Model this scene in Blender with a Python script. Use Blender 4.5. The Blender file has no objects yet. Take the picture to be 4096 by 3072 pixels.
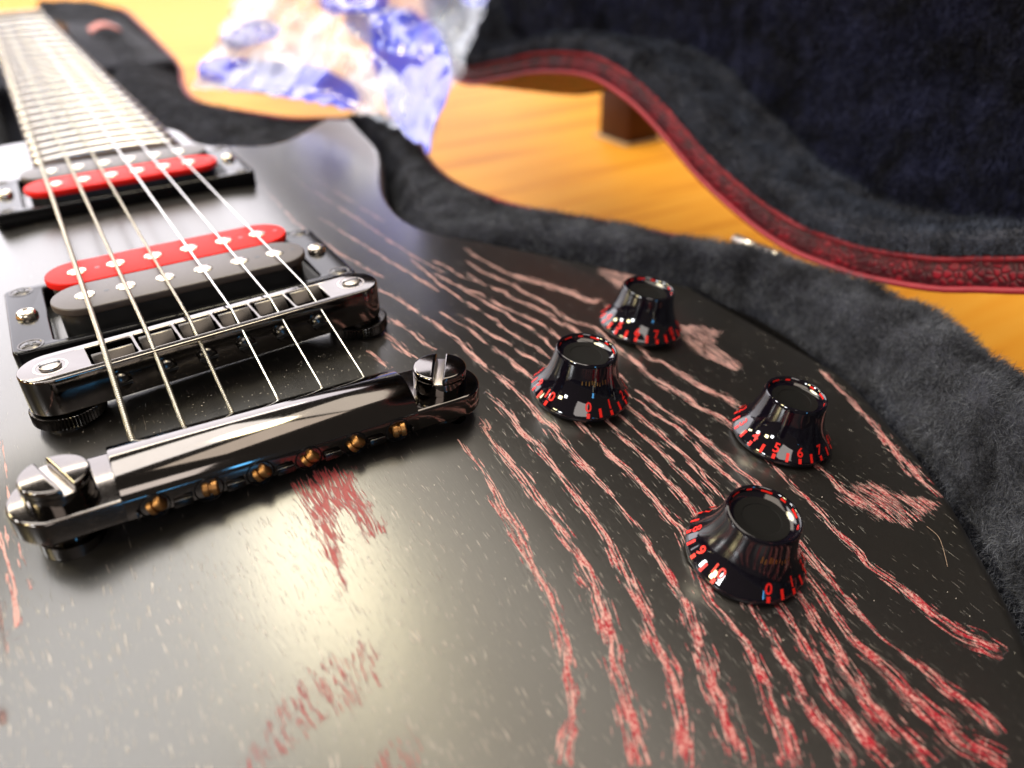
import bpy, bmesh, math, random
import numpy as np
from mathutils import Vector, Matrix, Quaternion, noise as mnoise

random.seed(3)
RNG = np.random.default_rng(11)
C = bpy.context.scene.collection
S = 0.001                                   # the tables below are in millimetres

# ------------------------------------------------------------------ camera
cam_d = bpy.data.cameras.new("camera")
cam = bpy.data.objects.new("camera", cam_d)
C.objects.link(cam)
bpy.context.scene.camera = cam
cam_d.sensor_width = 36.0
cam_d.lens = 27.924
cam_d.clip_start = 0.01
cam_d.clip_end = 50
cam.matrix_world = (Matrix.Translation(Vector((-26.104, -148.135, 107.352)) * S)
                    @ Matrix.Rotation(-0.53363532, 4, 'Z') @ Matrix.Rotation(1.00800856, 4, 'X')
                    @ Matrix.Rotation(-0.01976129, 4, 'Z'))
cam_d.dof.use_dof = True
cam_d.dof.focus_distance = 0.186
cam_d.dof.aperture_fstop = 8.8

# ------------------------------------------------------------------ world and lamps
scn = bpy.context.scene
scn.view_settings.view_transform = 'Standard'
scn.view_settings.look = 'None'
scn.view_settings.exposure = 0.3
scn.view_settings.gamma = 1
scn.cycles.max_bounces = 8
scn.cycles.sample_clamp_indirect = 4
w = bpy.data.worlds.new("World")
scn.world = w
w.use_nodes = True
w.node_tree.nodes["Background"].inputs[0].default_value = (1.0, 0.86, 0.76, 1)
w.node_tree.nodes["Background"].inputs[1].default_value = 0.07


def lamp(name, az, el, dist, sx, sy, radiance, col, target=(40, 0, 0), shape='RECTANGLE', roll=0):
    """area lamp seen from the guitar at an azimuth (clockwise from the neck) and elevation, in degrees"""
    a, e = math.radians(az), math.radians(el)
    d = Vector((math.sin(a) * math.cos(e), math.cos(a) * math.cos(e), math.sin(e)))
    L = bpy.data.lights.new(name, 'AREA')
    L.shape = shape
    L.size, L.size_y = sx, sy
    area = sx * sy if shape == 'RECTANGLE' else math.pi / 4 * sx * sy
    L.energy = radiance * math.pi * area
    L.color = col
    o = bpy.data.objects.new(name, L)
    C.objects.link(o)
    t = Vector(target) * S
    o.location = t + d * dist
    o.rotation_euler = (d.to_track_quat('Z', 'Y') @ Quaternion((0, 0, 1), roll)).to_euler()
    return o


lamp('ceiling_panel', -27, 63, 2.2, 2.0, 1.25, 4.6, (1.0, 0.96, 0.92))
lamp('ceiling_downlight', 20, 69, 2.1, 0.58, 0.58, 17.0, (1.0, 0.87, 0.55), shape='ELLIPSE')
lamp('shop_window', 2, 19, 3.0, 3.8, 1.7, 3.4, (0.97, 0.93, 1.0))
lamp('rear_wall_light', 203, 33, 2.6, 1.2, 0.9, 3.0, (1.0, 0.90, 0.84))
lamp('spot_lamp_warm', 266, 27, 2.0, 0.30, 0.22, 45, (1.0, 0.84, 0.45))
lamp('spot_lamp_white', 252, 22, 2.0, 0.24, 0.20, 45, (0.95, 0.97, 1.0))
lamp('spot_lamp_left', 318, 28, 2.0, 0.28, 0.20, 35, (1.0, 0.86, 0.5))
lamp('spot_lamp_far', 294, 28, 2.0, 0.24, 0.20, 40, (1.0, 1.0, 1.0))
lamp('doorway', 180, 4, 2.4, 0.18, 0.36, 8, (0.12, 0.50, 1.0))
lamp('tube_light', -6, 33, 2.6, 2.0, 0.07, 12, (1.0, 0.90, 0.66))
lamp('fill_panel_right', 56, 57, 2.3, 1.3, 0.9, 2.4, (1.0, 0.90, 0.78))  # unseen fill panel, added to brighten the treble end of the tailpiece
lamp('overhead_fill', 140, 80, 2.3, 1.5, 0.9, 2.2, (1.0, 0.86, 0.72))  # added warm fill out of view, lifts the dark front of the tailpiece bar



# ------------------------------------------------------------------ object helpers
def tag(o, label=None, cat=None, group=None, kind=None):
    if label: o['label'] = label
    if cat: o['category'] = cat
    if group: o['group'] = group
    if kind: o['kind'] = kind
    return o


def empty(name, loc=(0, 0, 0), parent=None):
    o = bpy.data.objects.new(name, None)
    o.empty_display_size = 0.02
    C.objects.link(o)
    o.parent = parent
    o.location = Vector(loc) * S
    return o


def mesh_np(name, v, f, smooth=True):
    """v in mm (n,3); f list of faces or (m,k) array"""
    me = bpy.data.meshes.new(name)
    v = np.asarray(v, float) * S
    if isinstance(f, np.ndarray):
        k = f.shape[1]
        me.vertices.add(len(v)); me.vertices.foreach_set('co', v.ravel())
        me.loops.add(f.size); me.loops.foreach_set('vertex_index', f.ravel().astype(np.int32))
        me.polygons.add(len(f)); me.polygons.foreach_set('loop_start', np.arange(0, f.size, k, dtype=np.int32))
        me.update(calc_edges=True)
    else:
        me.from_pydata([tuple(p) for p in v], [], f)
    me.validate()
    if smooth:
        me.polygons.foreach_set('use_smooth', np.ones(len(me.polygons), bool))
    me.update()
    return me


def link(name, me, mat, parent=None, loc=None, rot=None):
    o = bpy.data.objects.new(name, me)
    C.objects.link(o)
    if mat is not None:
        if len(me.materials): me.materials[0] = mat
        else: me.materials.append(mat)
    o.parent = parent
    if loc is not None: o.location = Vector(loc) * S
    if rot is not None: o.rotation_euler = rot
    return o


def sharp(me, ang=35):
    """flat where edges are sharper than ang"""
    bm = bmesh.new(); bm.from_mesh(me)
    for e in bm.edges:
        if len(e.link_faces) == 2:
            e.smooth = e.calc_face_angle(0) < math.radians(ang)
    for f in bm.faces: f.smooth = True
    bm.to_mesh(me); bm.free(); me.update()
    return me


def lathe(prof, seg=64, a0=0, name='lathe'):
    """prof: list of (r,z) from bottom to top"""
    prof = np.array(prof, float)
    n = len(prof)
    th = np.linspace(0, 2 * np.pi, seg, endpoint=False)
    v = np.stack([prof[:, 0][:, None] * np.cos(th), prof[:, 0][:, None] * np.sin(th), np.repeat(prof[:, 1][:, None], seg, 1)], -1).reshape(-1, 3)
    f = []
    for i in range(n - 1):
        for j in range(seg):
            k = (j + 1) % seg
            f.append((i * seg + j, i * seg + k, (i + 1) * seg + k, (i + 1) * seg + j))
    f.append(tuple(range(seg))[::-1])
    f.append(tuple((n - 1) * seg + j for j in range(seg)))
    return sharp(mesh_np(name, v, f))


def plate(outlines, z0, z1, bevel=0.0, name='plate', res=2):
    """flat plate with holes: outlines in mm, first one outer, the rest holes"""
    cu = bpy.data.curves.new(name, 'CURVE')
    cu.dimensions = '2D'
    cu.fill_mode = 'BOTH'
    for o in outlines:
        sp = cu.splines.new('POLY')
        sp.points.add(len(o) - 1)
        for p, q in zip(sp.points, o): p.co = (q[0] * S, q[1] * S, 0, 1)
        sp.use_cyclic_u = True
    h = (z1 - z0) / 2
    cu.extrude = (h - bevel) * S
    cu.bevel_depth = bevel * S
    cu.bevel_resolution = res
    cu.offset = -bevel * S
    ob = bpy.data.objects.new(name, cu)
    C.objects.link(ob)
    dg = bpy.context.evaluated_depsgraph_get()
    me = bpy.data.meshes.new_from_object(ob.evaluated_get(dg))
    bpy.data.objects.remove(ob); bpy.data.curves.remove(cu)
    me.transform(Matrix.Translation((0, 0, (z0 + z1) / 2 * S)))
    bm = bmesh.new(); bm.from_mesh(me)
    bmesh.ops.remove_doubles(bm, verts=bm.verts, dist=1e-7)
    bmesh.ops.recalc_face_normals(bm, faces=bm.faces)
    bm.to_mesh(me); bm.free()
    return sharp(me, 30)


def stadium(hl, r, seg=20, rect=None):
    o = []
    for i in range(seg + 1):
        a = -math.pi / 2 + math.pi * i / seg
        o.append((hl + r * math.cos(a), r * math.sin(a)))
    for i in range(seg + 1):
        a = math.pi / 2 + math.pi * i / seg
        o.append((-hl + r * math.cos(a), r * math.sin(a)))
    return o


def rrect(x0, y0, x1, y1, r=0.6, seg=4):
    o = []
    for cx, cy, a0 in ((x1 - r, y0 + r, -90), (x1 - r, y1 - r, 0), (x0 + r, y1 - r, 90), (x0 + r, y0 + r, 180)):
        for i in range(seg + 1):
            a = math.radians(a0 + 90 * i / seg)
            o.append((cx + r * math.cos(a), cy + r * math.sin(a)))
    return o


def circle(cx, cy, r, seg=24):
    return [(cx + r * math.cos(2 * math.pi * i / seg), cy + r * math.sin(2 * math.pi * i / seg)) for i in range(seg)]


def tube(pts, r, seg=8, closed=False, name='tube'):
    pts = np.array(pts, float)
    n = len(pts)
    rr = np.broadcast_to(np.asarray(r, float), (n,))
    if closed: T = np.roll(pts, -1, 0) - np.roll(pts, 1, 0)
    else: T = np.gradient(pts, axis=0)
    T /= np.linalg.norm(T, axis=1)[:, None] + 1e-12
    ref = np.array([0, 0, 1.0]) if abs(T[:, 2]).mean() < .8 else np.array([1.0, 0, 0])
    A = np.cross(T, ref); A /= np.linalg.norm(A, axis=1)[:, None] + 1e-12
    Bv = np.cross(A, T)
    th = np.linspace(0, 2 * np.pi, seg, endpoint=False)
    v = (pts[:, None] + rr[:, None, None] * (np.cos(th)[None, :, None] * A[:, None] + np.sin(th)[None, :, None] * Bv[:, None])).reshape(-1, 3)
    f = []
    for i in range(n if closed else n - 1):
        i2 = (i + 1) % n
        for j in range(seg):
            k = (j + 1) % seg
            f.append((i * seg + j, i * seg + k, i2 * seg + k, i2 * seg + j))
    if not closed:
        f.append(tuple(range(seg))[::-1]); f.append(tuple((n - 1) * seg + j for j in range(seg)))
    return mesh_np(name, v, f)


def box(x0, y0, z0, x1, y1, z1, bevel=0.0, name='box', seg=2):
    bm = bmesh.new()
    bmesh.ops.create_cube(bm, size=1)
    for v in bm.verts:
        v.co = Vector(((x0 + x1) / 2 + v.co.x * (x1 - x0), (y0 + y1) / 2 + v.co.y * (y1 - y0), (z0 + z1) / 2 + v.co.z * (z1 - z0))) * S
    if bevel:
        bmesh.ops.bevel(bm, geom=bm.edges[:], offset=bevel * S, segments=seg, profile=0.5, affect='EDGES')
    me = bpy.data.meshes.new(name); bm.to_mesh(me); bm.free()
    return sharp(me, 40)


def join(meshes, name='joined'):
    bm = bmesh.new()
    for m in meshes: bm.from_mesh(m)
    me = bpy.data.meshes.new(name); bm.to_mesh(me); bm.free(); me.update()
    return me


def extrude_x(prof, x0, x1, name='bar', ends=True, bevel=0.0):
    """prof: closed (y,z) outline extruded along x"""
    n = len(prof)
    v = [(x0, p[0], p[1]) for p in prof] + [(x1, p[0], p[1]) for p in prof]
    f = [(i, (i + 1) % n, n + (i + 1) % n, n + i) for i in range(n)]
    f += [tuple(range(n))[::-1], tuple(range(n, 2 * n))]
    me = mesh_np(name, v, f)
    bm = bmesh.new(); bm.from_mesh(me)
    bmesh.ops.recalc_face_normals(bm, faces=bm.faces)
    if bevel:
        es = [e for e in bm.edges if e.calc_face_angle(0) > 0.6]
        bmesh.ops.bevel(bm, geom=es, offset=bevel * S, segments=2, profile=.5, affect='EDGES')
    bm.to_mesh(me); bm.free()
    return sharp(me, 30)


# ------------------------------------------------------------------ materials
def new_mat(name):
    m = bpy.data.materials.new(name)
    m.use_nodes = True
    nt = m.node_tree
    return m, nt, nt.nodes["Principled BSDF"]


def nd(nt, typ, **kw):
    n = nt.nodes.new(typ)
    for k, v in kw.items():
        if k.startswith('in_'):
            n.inputs[int(k[3:])].default_value = v
        else:
            setattr(n, k, v)
    return n


def coords(nt, scale=(1, 1, 1)):
    """object coordinates in millimetres, scaled"""
    tc = nd(nt, 'ShaderNodeTexCoord')
    mp = nd(nt, 'ShaderNodeMapping')
    mp.inputs['Scale'].default_value = tuple(1000 * s for s in scale)
    nt.links.new(tc.outputs['Object'], mp.inputs['Vector'])
    return mp.outputs['Vector']


def noise(nt, vec, scale=1.0, detail=3.0, rough=0.55):
    n = nd(nt, 'ShaderNodeTexNoise')
    n.inputs['Scale'].default_value = scale
    n.inputs['Detail'].default_value = detail
    n.inputs['Roughness'].default_value = rough
    nt.links.new(vec, n.inputs['Vector'])
    return n.outputs['Fac']


def ramp(nt, fac, stops):
    r = nd(nt, 'ShaderNodeValToRGB')
    els = r.color_ramp.elements
    while len(els) < len(stops): els.new(0.5)
    for e, (p, c) in zip(els, stops):
        e.position = p
        e.color = (c[0], c[1], c[2], 1) if isinstance(c, (tuple, list)) else (c, c, c, 1)
    nt.links.new(fac, r.inputs['Fac'])
    return r.outputs['Color']


def math_(nt, op, a, b=None, c=None, clamp=False):
    n = nd(nt, 'ShaderNodeMath', operation=op, use_clamp=clamp)
    for i, x in enumerate((a, b, c)):
        if x is None: continue
        if isinstance(x, (int, float)): n.inputs[i].default_value = x
        else: nt.links.new(x, n.inputs[i])
    return n.outputs[0]


def mixc(nt, fac, a, b):
    n = nd(nt, 'ShaderNodeMix', data_type='RGBA')
    for s, x in ((n.inputs[0], fac), (n.inputs[6], a), (n.inputs[7], b)):
        if isinstance(x, (int, float)): s.default_value = x
        elif isinstance(x, tuple): s.default_value = (x[0], x[1], x[2], 1)
        else: nt.links.new(x, s)
    return n.outputs[2]


def bump(nt, b, height, strength=0.3, dist=0.1):
    n = nd(nt, 'ShaderNodeBump')
    n.inputs['Strength'].default_value = strength
    n.inputs['Distance'].default_value = dist * S
    nt.links.new(height, n.inputs['Height'])
    nt.links.new(n.outputs['Normal'], b.inputs['Normal'])
    if b.inputs['Coat Weight'].default_value > 0: nt.links.new(n.outputs['Normal'], b.inputs['Coat Normal'])
    return n


def simple(name, col, rough=0.4, metal=0.0, spec=0.5, var=0.15, vscale=0.4, coat=0.0, bump_s=0.0, bump_scale=2.0, rvar=0.1):
    m, nt, b = new_mat(name)
    v = coords(nt)
    n1 = noise(nt, v, vscale, 4)
    c = mixc(nt, n1, tuple(x * (1 - var) for x in col), tuple(min(1, x * (1 + var)) for x in col))
    nt.links.new(c, b.inputs['Base Color'])
    n2 = noise(nt, v, vscale * 6, 3)
    r = math_(nt, 'MULTIPLY_ADD', n2, rvar * 2, rough - rvar, clamp=True)
    nt.links.new(r, b.inputs['Roughness'])
    b.inputs['Metallic'].default_value = metal
    b.inputs['Specular IOR Level'].default_value = spec
    b.inputs['Coat Weight'].default_value = coat
    b.inputs['Coat Roughness'].default_value = 0.04
    if bump_s:
        bump(nt, b, noise(nt, v, bump_scale, 4), bump_s, 0.05)
    return m


M_black_chrome = simple("black_chrome", (0.165, 0.152, 0.143), 0.09, 1.0, var=0.10, rvar=0.05, vscale=0.2, bump_s=0.04, bump_scale=.5)
M_black_metal = simple("black_nickel_satin", (0.07, 0.065, 0.062), 0.24, 1.0, var=0.1, rvar=0.06, bump_s=0.08)
M_black_gloss = simple("black_gloss_plastic", (0.006, 0.006, 0.007), 0.14, 0, 0.22, rvar=0.04)
M_black_dull = simple("black_dull_plastic", (0.010, 0.010, 0.011), 0.38, 0, 0.5, bump_s=0.1)
M_black_bobbin = simple("black_bobbin_plastic", (0.065, 0.050, 0.044), 0.42, 0, 0.5, bump_s=0.1)
M_red_bobbin = simple("red_bobbin_plastic", (0.78, 0.014, 0.010), 0.5, 0, 0.12, var=0.06, bump_s=0.08)
M_steel = simple("polished_nickel", (0.72, 0.66, 0.55), 0.22, 1.0, bump_s=0.1, vscale=1.0)
M_slot_steel = simple("worn_slot_steel", (0.42, 0.38, 0.36), 0.34, 1.0, bump_s=0.5, vscale=2.0, bump_scale=3)
M_brass = simple("brass_ball_end", (0.34, 0.17, 0.06), 0.45, 1.0, bump_s=0.3, vscale=1.2)
M_red_print = simple("red_print", (0.82, 0.018, 0.012), 0.35, 0, 0.4, var=0.05)
M_gold_glint = simple("painted_gold_glint", (0.55, 0.33, 0.10), 0.35, 1.0, var=0.3, vscale=1)  # for the glints painted on the knobs


def string_mat(name, col, pitch):
    m, nt, b = new_mat(name)
    b.inputs['Base Color'].default_value = (*col, 1)
    b.inputs['Metallic'].default_value = 1
    b.inputs['Roughness'].default_value = 0.28
    if pitch:
        v = coords(nt, (0.2, 1, 1))
        wv = nd(nt, 'ShaderNodeTexWave', wave_type='BANDS', bands_direction='Y')
        wv.inputs['Scale'].default_value = 0.314 / pitch
        nt.links.new(v, wv.inputs['Vector'])
        bump(nt, b, wv.outputs['Fac'], 0.9, pitch * 0.5)
        nt.links.new(mixc(nt, wv.outputs['Fac'], tuple(c * .30 for c in col), col), b.inputs['Base Color'])
    return m


M_wound = string_mat("wound_string", (0.86, 0.80, 0.64), 0.62)
M_plain = string_mat("plain_string", (0.85, 0.84, 0.80), 0)
BANDS = [[[40.3,-9.5,0.37],[40.1,-15.8,0.61],[40.3,-22.3,0.73],[39.7,-28.7,0.97],[38.9,-33.8,1.08],[38.5,-40.6,1.18],[37.1,-46.2,1.02],[36.6,-50.3,0.89],[36.4,-54.5,1.11],[35.1,-59.0,1.09],[33.5,-64.0,1.3],[31.9,-67.9,1.52],[29.8,-71.8,1.48],[27.9,-75.6,1.22],[25.8,-79.0,0.97],[22.7,-81.7,1.39],[19.6,-85.0,1.58]],[[49.0,-4.6,0.47],[48.7,-9.2,0.97],[48.1,-8.7,0.78],[47.5,-14.6,1.18],[47.7,-20.4,1.3],[48.1,-27.5,1.27],[47.7,-33.6,1.24],[47.8,-40.0,1.35],[47.4,-45.1,1.19],[47.1,-50.0,1.17],[46.5,-54.6,1.27],[45.6,-58.9,1.38],[44.4,-61.0,1.89],[42.0,-67.2,1.83],[40.4,-70.7,1.67],[38.7,-73.9,1.76],[37.5,-77.2,1.61],[35.9,-81.1,1.45],[34.9,-83.6,1.92],[33.1,-87.1,1.88],[31.0,-91.1,1.83]],[[55.0,3.5,0.75],[56.3,-2.1,1.01],[56.5,-8.4,1.27],[56.3,-12.3,1.22],[56.6,-19.1,1.34],[56.7,-25.5,1.02],[56.4,-32.0,1.0],[56.0,-39.5,1.11],[55.9,-45.9,1.08],[55.1,-51.2,1.32],[53.7,-56.1,1.43],[52.6,-60.5,1.53],[51.6,-64.7,1.5],[50.6,-68.3,1.47],[49.2,-72.8,1.44],[48.0,-76.4,1.54],[47.2,-80.4,1.76],[45.2,-84.3,1.72],[42.5,-89.0,1.67],[40.1,-92.2,1.87],[37.7,-94.6,2.08]],[[52.4,66.8,0.59],[55.3,58.9,0.74],[56.8,50.6,0.72],[58.3,43.7,0.71],[59.8,34.5,0.84],[61.0,28.4,0.83],[61.1,20.7,0.81],[61.6,14.2,0.94],[63.0,7.2,1.06],[63.7,0.1,0.76],[64.0,-5.4,0.88],[64.0,-11.6,1.28],[64.6,-14.2,1.7],[63.7,-21.4,1.06],[63.7,-26.3,0.9],[64.2,-32.2,0.88],[64.3,-37.8,0.87],[64.1,-43.1,0.72],[63.9,-48.2,0.71],[63.4,-53.4,0.69],[62.4,-58.6,0.8],[61.5,-63.6,1.03],[60.6,-68.7,1.39],[58.6,-72.8,1.61],[56.5,-77.3,1.57],[55.2,-80.9,1.82],[52.7,-85.4,2.07],[51.8,-88.7,1.88],[49.7,-93.0,1.98],[47.8,-97.1,2.21],[46.2,-99.2,2.18]],[[63.7,47.5,0.52],[65.6,40.5,0.57],[67.4,34.0,0.62],[68.1,27.1,0.69],[69.6,20.6,0.83],[70.4,12.3,0.81],[71.2,6.7,0.79],[72.8,-16.6,0.81],[72.7,-22.5,0.93],[72.9,-28.8,1.06],[73.8,-33.4,1.04],[73.7,-38.7,1.02],[73.3,-45.1,1.14],[73.1,-50.4,1.25],[73.0,-54.6,1.51],[66.2,-69.3,1.05],[65.9,-74.2,1.17],[65.5,-77.9,1.01],[65.2,-82.0,0.72],[63.9,-85.1,1.25],[62.3,-89.5,1.5],[60.3,-93.0,1.75],[58.7,-96.6,1.86],[56.9,-99.5,2.26],[54.6,-103.7,2.68]],[[68.7,44.8,0.52],[70.6,40.7,0.57],[71.2,34.3,0.71],[73.1,29.6,0.86],[74.9,23.6,0.84],[76.0,17.1,0.83],[77.9,12.3,0.68],[80.1,-18.1,0.67],[80.5,-23.7,1.1],[80.5,-30.2,1.07],[80.6,-36.9,1.19],[80.6,-42.3,1.17],[80.3,-46.8,1.01],[80.0,-50.2,1.0],[72.4,-76.7,1.03],[71.3,-81.1,1.15],[69.9,-85.2,1.13],[68.9,-88.8,1.25],[67.9,-92.7,1.22],[66.4,-96.1,1.76],[65.4,-99.4,1.45],[65.3,-102.2,1.43],[64.7,-105.4,1.68],[63.6,-108.5,1.65]],[[76.3,53.0,0.6],[77.5,45.7,0.75],[78.9,39.7,0.64],[78.7,31.4,0.72],[80.5,25.1,0.71],[82.4,20.7,0.7],[82.2,17.5,0.55],[85.6,-19.1,0.68],[85.9,-24.8,0.81],[86.5,-29.8,0.8],[86.4,-35.6,0.79],[86.3,-41.1,0.77],[86.2,-46.4,0.76],[85.8,-49.9,0.75],[78.0,-79.8,0.9],[77.4,-82.7,1.31],[75.5,-87.1,1.58],[74.1,-91.4,1.54],[72.4,-95.3,1.51],[71.6,-98.8,1.48],[71.1,-102.3,1.45],[70.1,-105.8,1.7],[70.5,-109.1,1.41],[70.6,-112.2,1.39]],[[79.4,63.5,0.79],[81.3,57.8,0.68],[82.6,51.3,0.77],[84.8,44.9,0.76],[85.4,36.9,0.84],[87.6,31.1,0.83],[87.8,24.0,0.72],[87.0,19.1,0.71],[90.1,-10.9,0.93],[90.7,-17.6,0.91],[90.9,-25.7,1.12],[91.1,-31.9,0.95],[91.2,-37.8,1.08],[90.3,-43.1,1.05],[90.0,-49.0,0.89],[84.4,-77.7,0.92],[83.3,-81.4,1.34],[81.9,-85.8,1.31],[80.6,-90.0,1.29],[79.3,-94.0,1.85],[78.0,-98.2,2.12],[76.8,-101.5,1.49],[76.8,-104.2,2.05],[76.5,-107.4,2.02],[77.1,-111.2,1.99],[77.0,-115.4,2.23]],[[76.9,76.1,0.81],[78.4,69.1,0.97],[81.2,62.2,0.79],[85.1,57.5,0.78],[86.1,48.9,0.77],[88.5,44.5,0.76],[91.1,38.2,0.75],[92.8,33.1,0.84],[93.0,26.6,0.73],[94.1,-5.8,0.62],[95.1,-11.5,0.67],[95.6,-17.6,0.76],[97.4,-23.9,0.75],[97.0,-30.0,0.89],[96.5,-36.4,0.87],[96.6,-42.1,0.85],[96.7,-46.4,0.84],[90.3,-73.9,0.8],[89.3,-78.5,1.23],[88.1,-82.7,1.06],[86.9,-86.8,1.04],[85.7,-91.6,1.15],[85.9,-95.6,1.28],[86.0,-99.8,1.39],[85.5,-103.6,1.81],[85.6,-107.2,2.08],[86.0,-111.2,2.35],[86.0,-115.0,2.82],[88.1,-118.6,2.28],[89.3,-121.7,1.68]],[[88.4,75.6,0.83],[90.3,65.0,0.64],[93.7,59.1,0.97],[94.0,53.5,0.89],[97.1,47.8,0.95],[99.2,41.2,0.94],[99.4,33.2,0.92],[101.4,30.0,0.91],[97.9,-1.0,0.63],[98.6,-9.3,0.69],[99.4,-16.5,0.77],[101.0,-24.3,0.91],[101.3,-30.0,1.06],[101.6,-36.9,1.04],[101.4,-43.3,1.02],[101.8,-48.4,0.85],[95.8,-69.4,1.14],[94.7,-74.3,1.27],[93.6,-79.0,1.24],[92.6,-83.0,1.37],[92.4,-86.7,0.91],[91.7,-91.0,0.36],[91.8,-94.2,0.48],[92.4,-98.9,0.73],[93.4,-102.8,1.12],[93.3,-106.9,1.53],[94.2,-110.6,1.51],[94.4,-114.6,1.48],[93.8,-117.7,0.92]],[[94.2,86.5,0.68],[95.3,77.7,0.85],[98.1,70.3,1.01],[100.1,65.5,1.0],[101.5,57.3,0.85],[103.9,49.2,0.97],[103.5,40.7,0.88],[104.9,34.3,0.93],[108.3,30.8,0.93],[109.7,27.7,0.92],[108.2,12.2,1.04],[108.2,4.6,1.02],[107.6,-3.4,1.17],[109.7,-9.9,1.33],[110.3,-16.5,1.31],[112.4,-21.9,1.29],[113.4,-28.3,0.93],[111.5,-44.5,0.57],[110.2,-51.0,0.86],[109.7,-57.6,0.99],[108.9,-63.1,0.97],[107.3,-69.7,0.94],[107.3,-75.0,1.07],[106.0,-79.0,0.97],[107.0,-85.3,1.1],[106.9,-91.4,1.38],[106.9,-96.2,1.66],[107.9,-100.6,1.64],[110.2,-104.0,2.27],[111.2,-107.8,1.92]],[[100.1,99.6,0.71],[100.4,92.9,0.89],[101.6,85.0,0.69],[103.5,78.6,1.04],[104.9,73.5,0.85],[108.1,69.6,2.19],[112.4,65.6,2.19],[115.5,61.7,2.18],[118.9,54.2,1.76],[121.9,47.9,1.36],[125.5,45.0,1.0],[115.1,10.7,0.86],[116.8,5.4,1.04],[117.7,-1.5,1.2],[118.7,-8.1,1.37],[120.2,-13.7,1.54],[122.5,-20.3,1.33],[122.7,-50.9,0.73],[121.7,-56.3,1.18],[121.1,-61.2,1.83],[121.9,-65.8,1.8]],[[164.9,-14.6,0.52],[161.6,-23.5,0.86],[158.7,-31.7,1.02],[155.2,-39.9,0.99],[152.3,-47.0,1.31],[148.7,-54.7,1.62],[145.4,-62.0,1.57],[144.5,-66.4,1.55],[143.2,-71.8,0.87]],[[47.6,47.3,0.85],[49.1,40.5,0.99],[50.4,34.1,0.82],[50.9,28.4,0.81],[52.5,24.9,0.66]],[[42.4,39.2,0.82],[43.4,32.2,0.95],[44.0,25.8,1.07],[45.3,21.8,0.78]],[[34.6,30.9,0.51],[35.6,25.9,0.64],[36.7,19.8,0.5]],[[81.1,86.8,0.6],[84.2,80.6,0.66],[85.5,72.2,0.58],[89.6,67.3,0.64]],[[73.7,89.4,0.49],[74.5,77.4,0.71],[74.0,68.3,0.69],[75.3,59.4,0.61],[76.0,49.9,0.44]],[[-51.9,40.1,0.32],[-51.7,26.0,0.31],[-51.5,9.3,0.44],[-51.2,-1.6,0.42],[-50.3,-8.8,0.2]],[[-54.1,11.1,0.52],[-53.8,0.2,0.57],[-53.5,-9.7,0.69],[-54.1,-18.2,0.52]],[[-56.0,-8.1,0.4],[-56.6,-22.1,0.38],[-58.3,-33.7,0.23]],[[77.4,-93.5,0.23],[77.4,-96.3,0.58],[76.6,-100.2,0.69],[76.6,-103.3,0.33]],[[84.3,-94.4,0.18],[84.4,-99.1,0.34],[84.0,-103.3,0.45],[83.8,-106.3,0.22]],[[43.8,-53.1,0.43],[43.8,-55.8,0.77],[44.1,-57.9,0.42]],[[62.5,213.9,0.43],[63.8,171.0,0.8],[70.3,132.3,0.88],[75.7,94.5,0.57],[80.5,75.6,0.66]],[[47.3,171.6,0.38],[47.3,126.4,0.71],[51.5,96.5,0.78],[58.1,73.6,0.63]],[[57.0,129.9,0.48],[61.7,106.0,0.69],[66.8,82.4,0.77],[71.4,60.9,0.73]],[[67.5,200.5,0.42],[74.4,163.1,0.81],[80.2,125.1,0.62]],[[37.6,-28.4,0.34],[37.4,-35.0,0.45],[36.6,-42.3,0.79],[36.3,-48.6,0.77],[36.0,-52.4,0.42]]]
PATCHES = [[[141.5,24.5],[149.0,22.5],[152.7,16.5],[142.9,10.0],[141.2,-4.3],[137.1,-7.0],[134.7,-1.4],[132.8,7.4],[134.9,15.5]],[[126.1,-58.2],[130.9,-60.3],[133.2,-65.2],[137.4,-69.0],[140.7,-72.5],[136.7,-74.4],[125.3,-74.5],[120.6,-70.0],[120.3,-63.3]],[[147.8,81.6],[153.6,80.5],[156.7,71.6],[155.1,63.9],[140.1,55.5],[140.3,63.0],[142.4,71.7]],[[1.0,-9.4],[6.7,-7.9],[13.7,-11.0],[13.4,-16.6],[13.6,-22.1],[14.2,-28.7],[8.7,-29.9],[9.1,-23.2],[6.6,-20.8],[2.6,-32.8],[0.7,-39.1],[-0.1,-29.2],[0.2,-20.9]],[[0.5,-48.5],[0.3,-54.8],[-1.1,-58.0],[-5.5,-60.0],[-11.6,-59.3],[-17.9,-60.9],[-21.8,-61.7],[-26.1,-61.1],[-21.9,-56.7],[-16.1,-53.2],[-10.9,-50.0],[-7.3,-49.7],[-3.5,-51.7],[-1.6,-50.9]],[[-0.3,-67.2],[0.8,-71.1],[-1.5,-73.8],[-3.4,-73.7],[-10.3,-70.0],[-3.5,-68.8]]]


# ------------------------------------------------------------------ guitar top
def ztop(x, y):
    """carved top, mm"""
    t = y - 50.0
    s = np.sqrt(t * t + 400)
    neg, pos = (-t + s) / 2, (t + s) / 2
    r = np.sqrt(x * x + neg ** 2) - 40
    r = (r + np.sqrt(r * r + 400)) / 2
    d = .27 * (np.sqrt(r * r + 225) - 15)
    return 3.0 + .05 * pos - 36 * np.tanh(d / 36)


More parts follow.
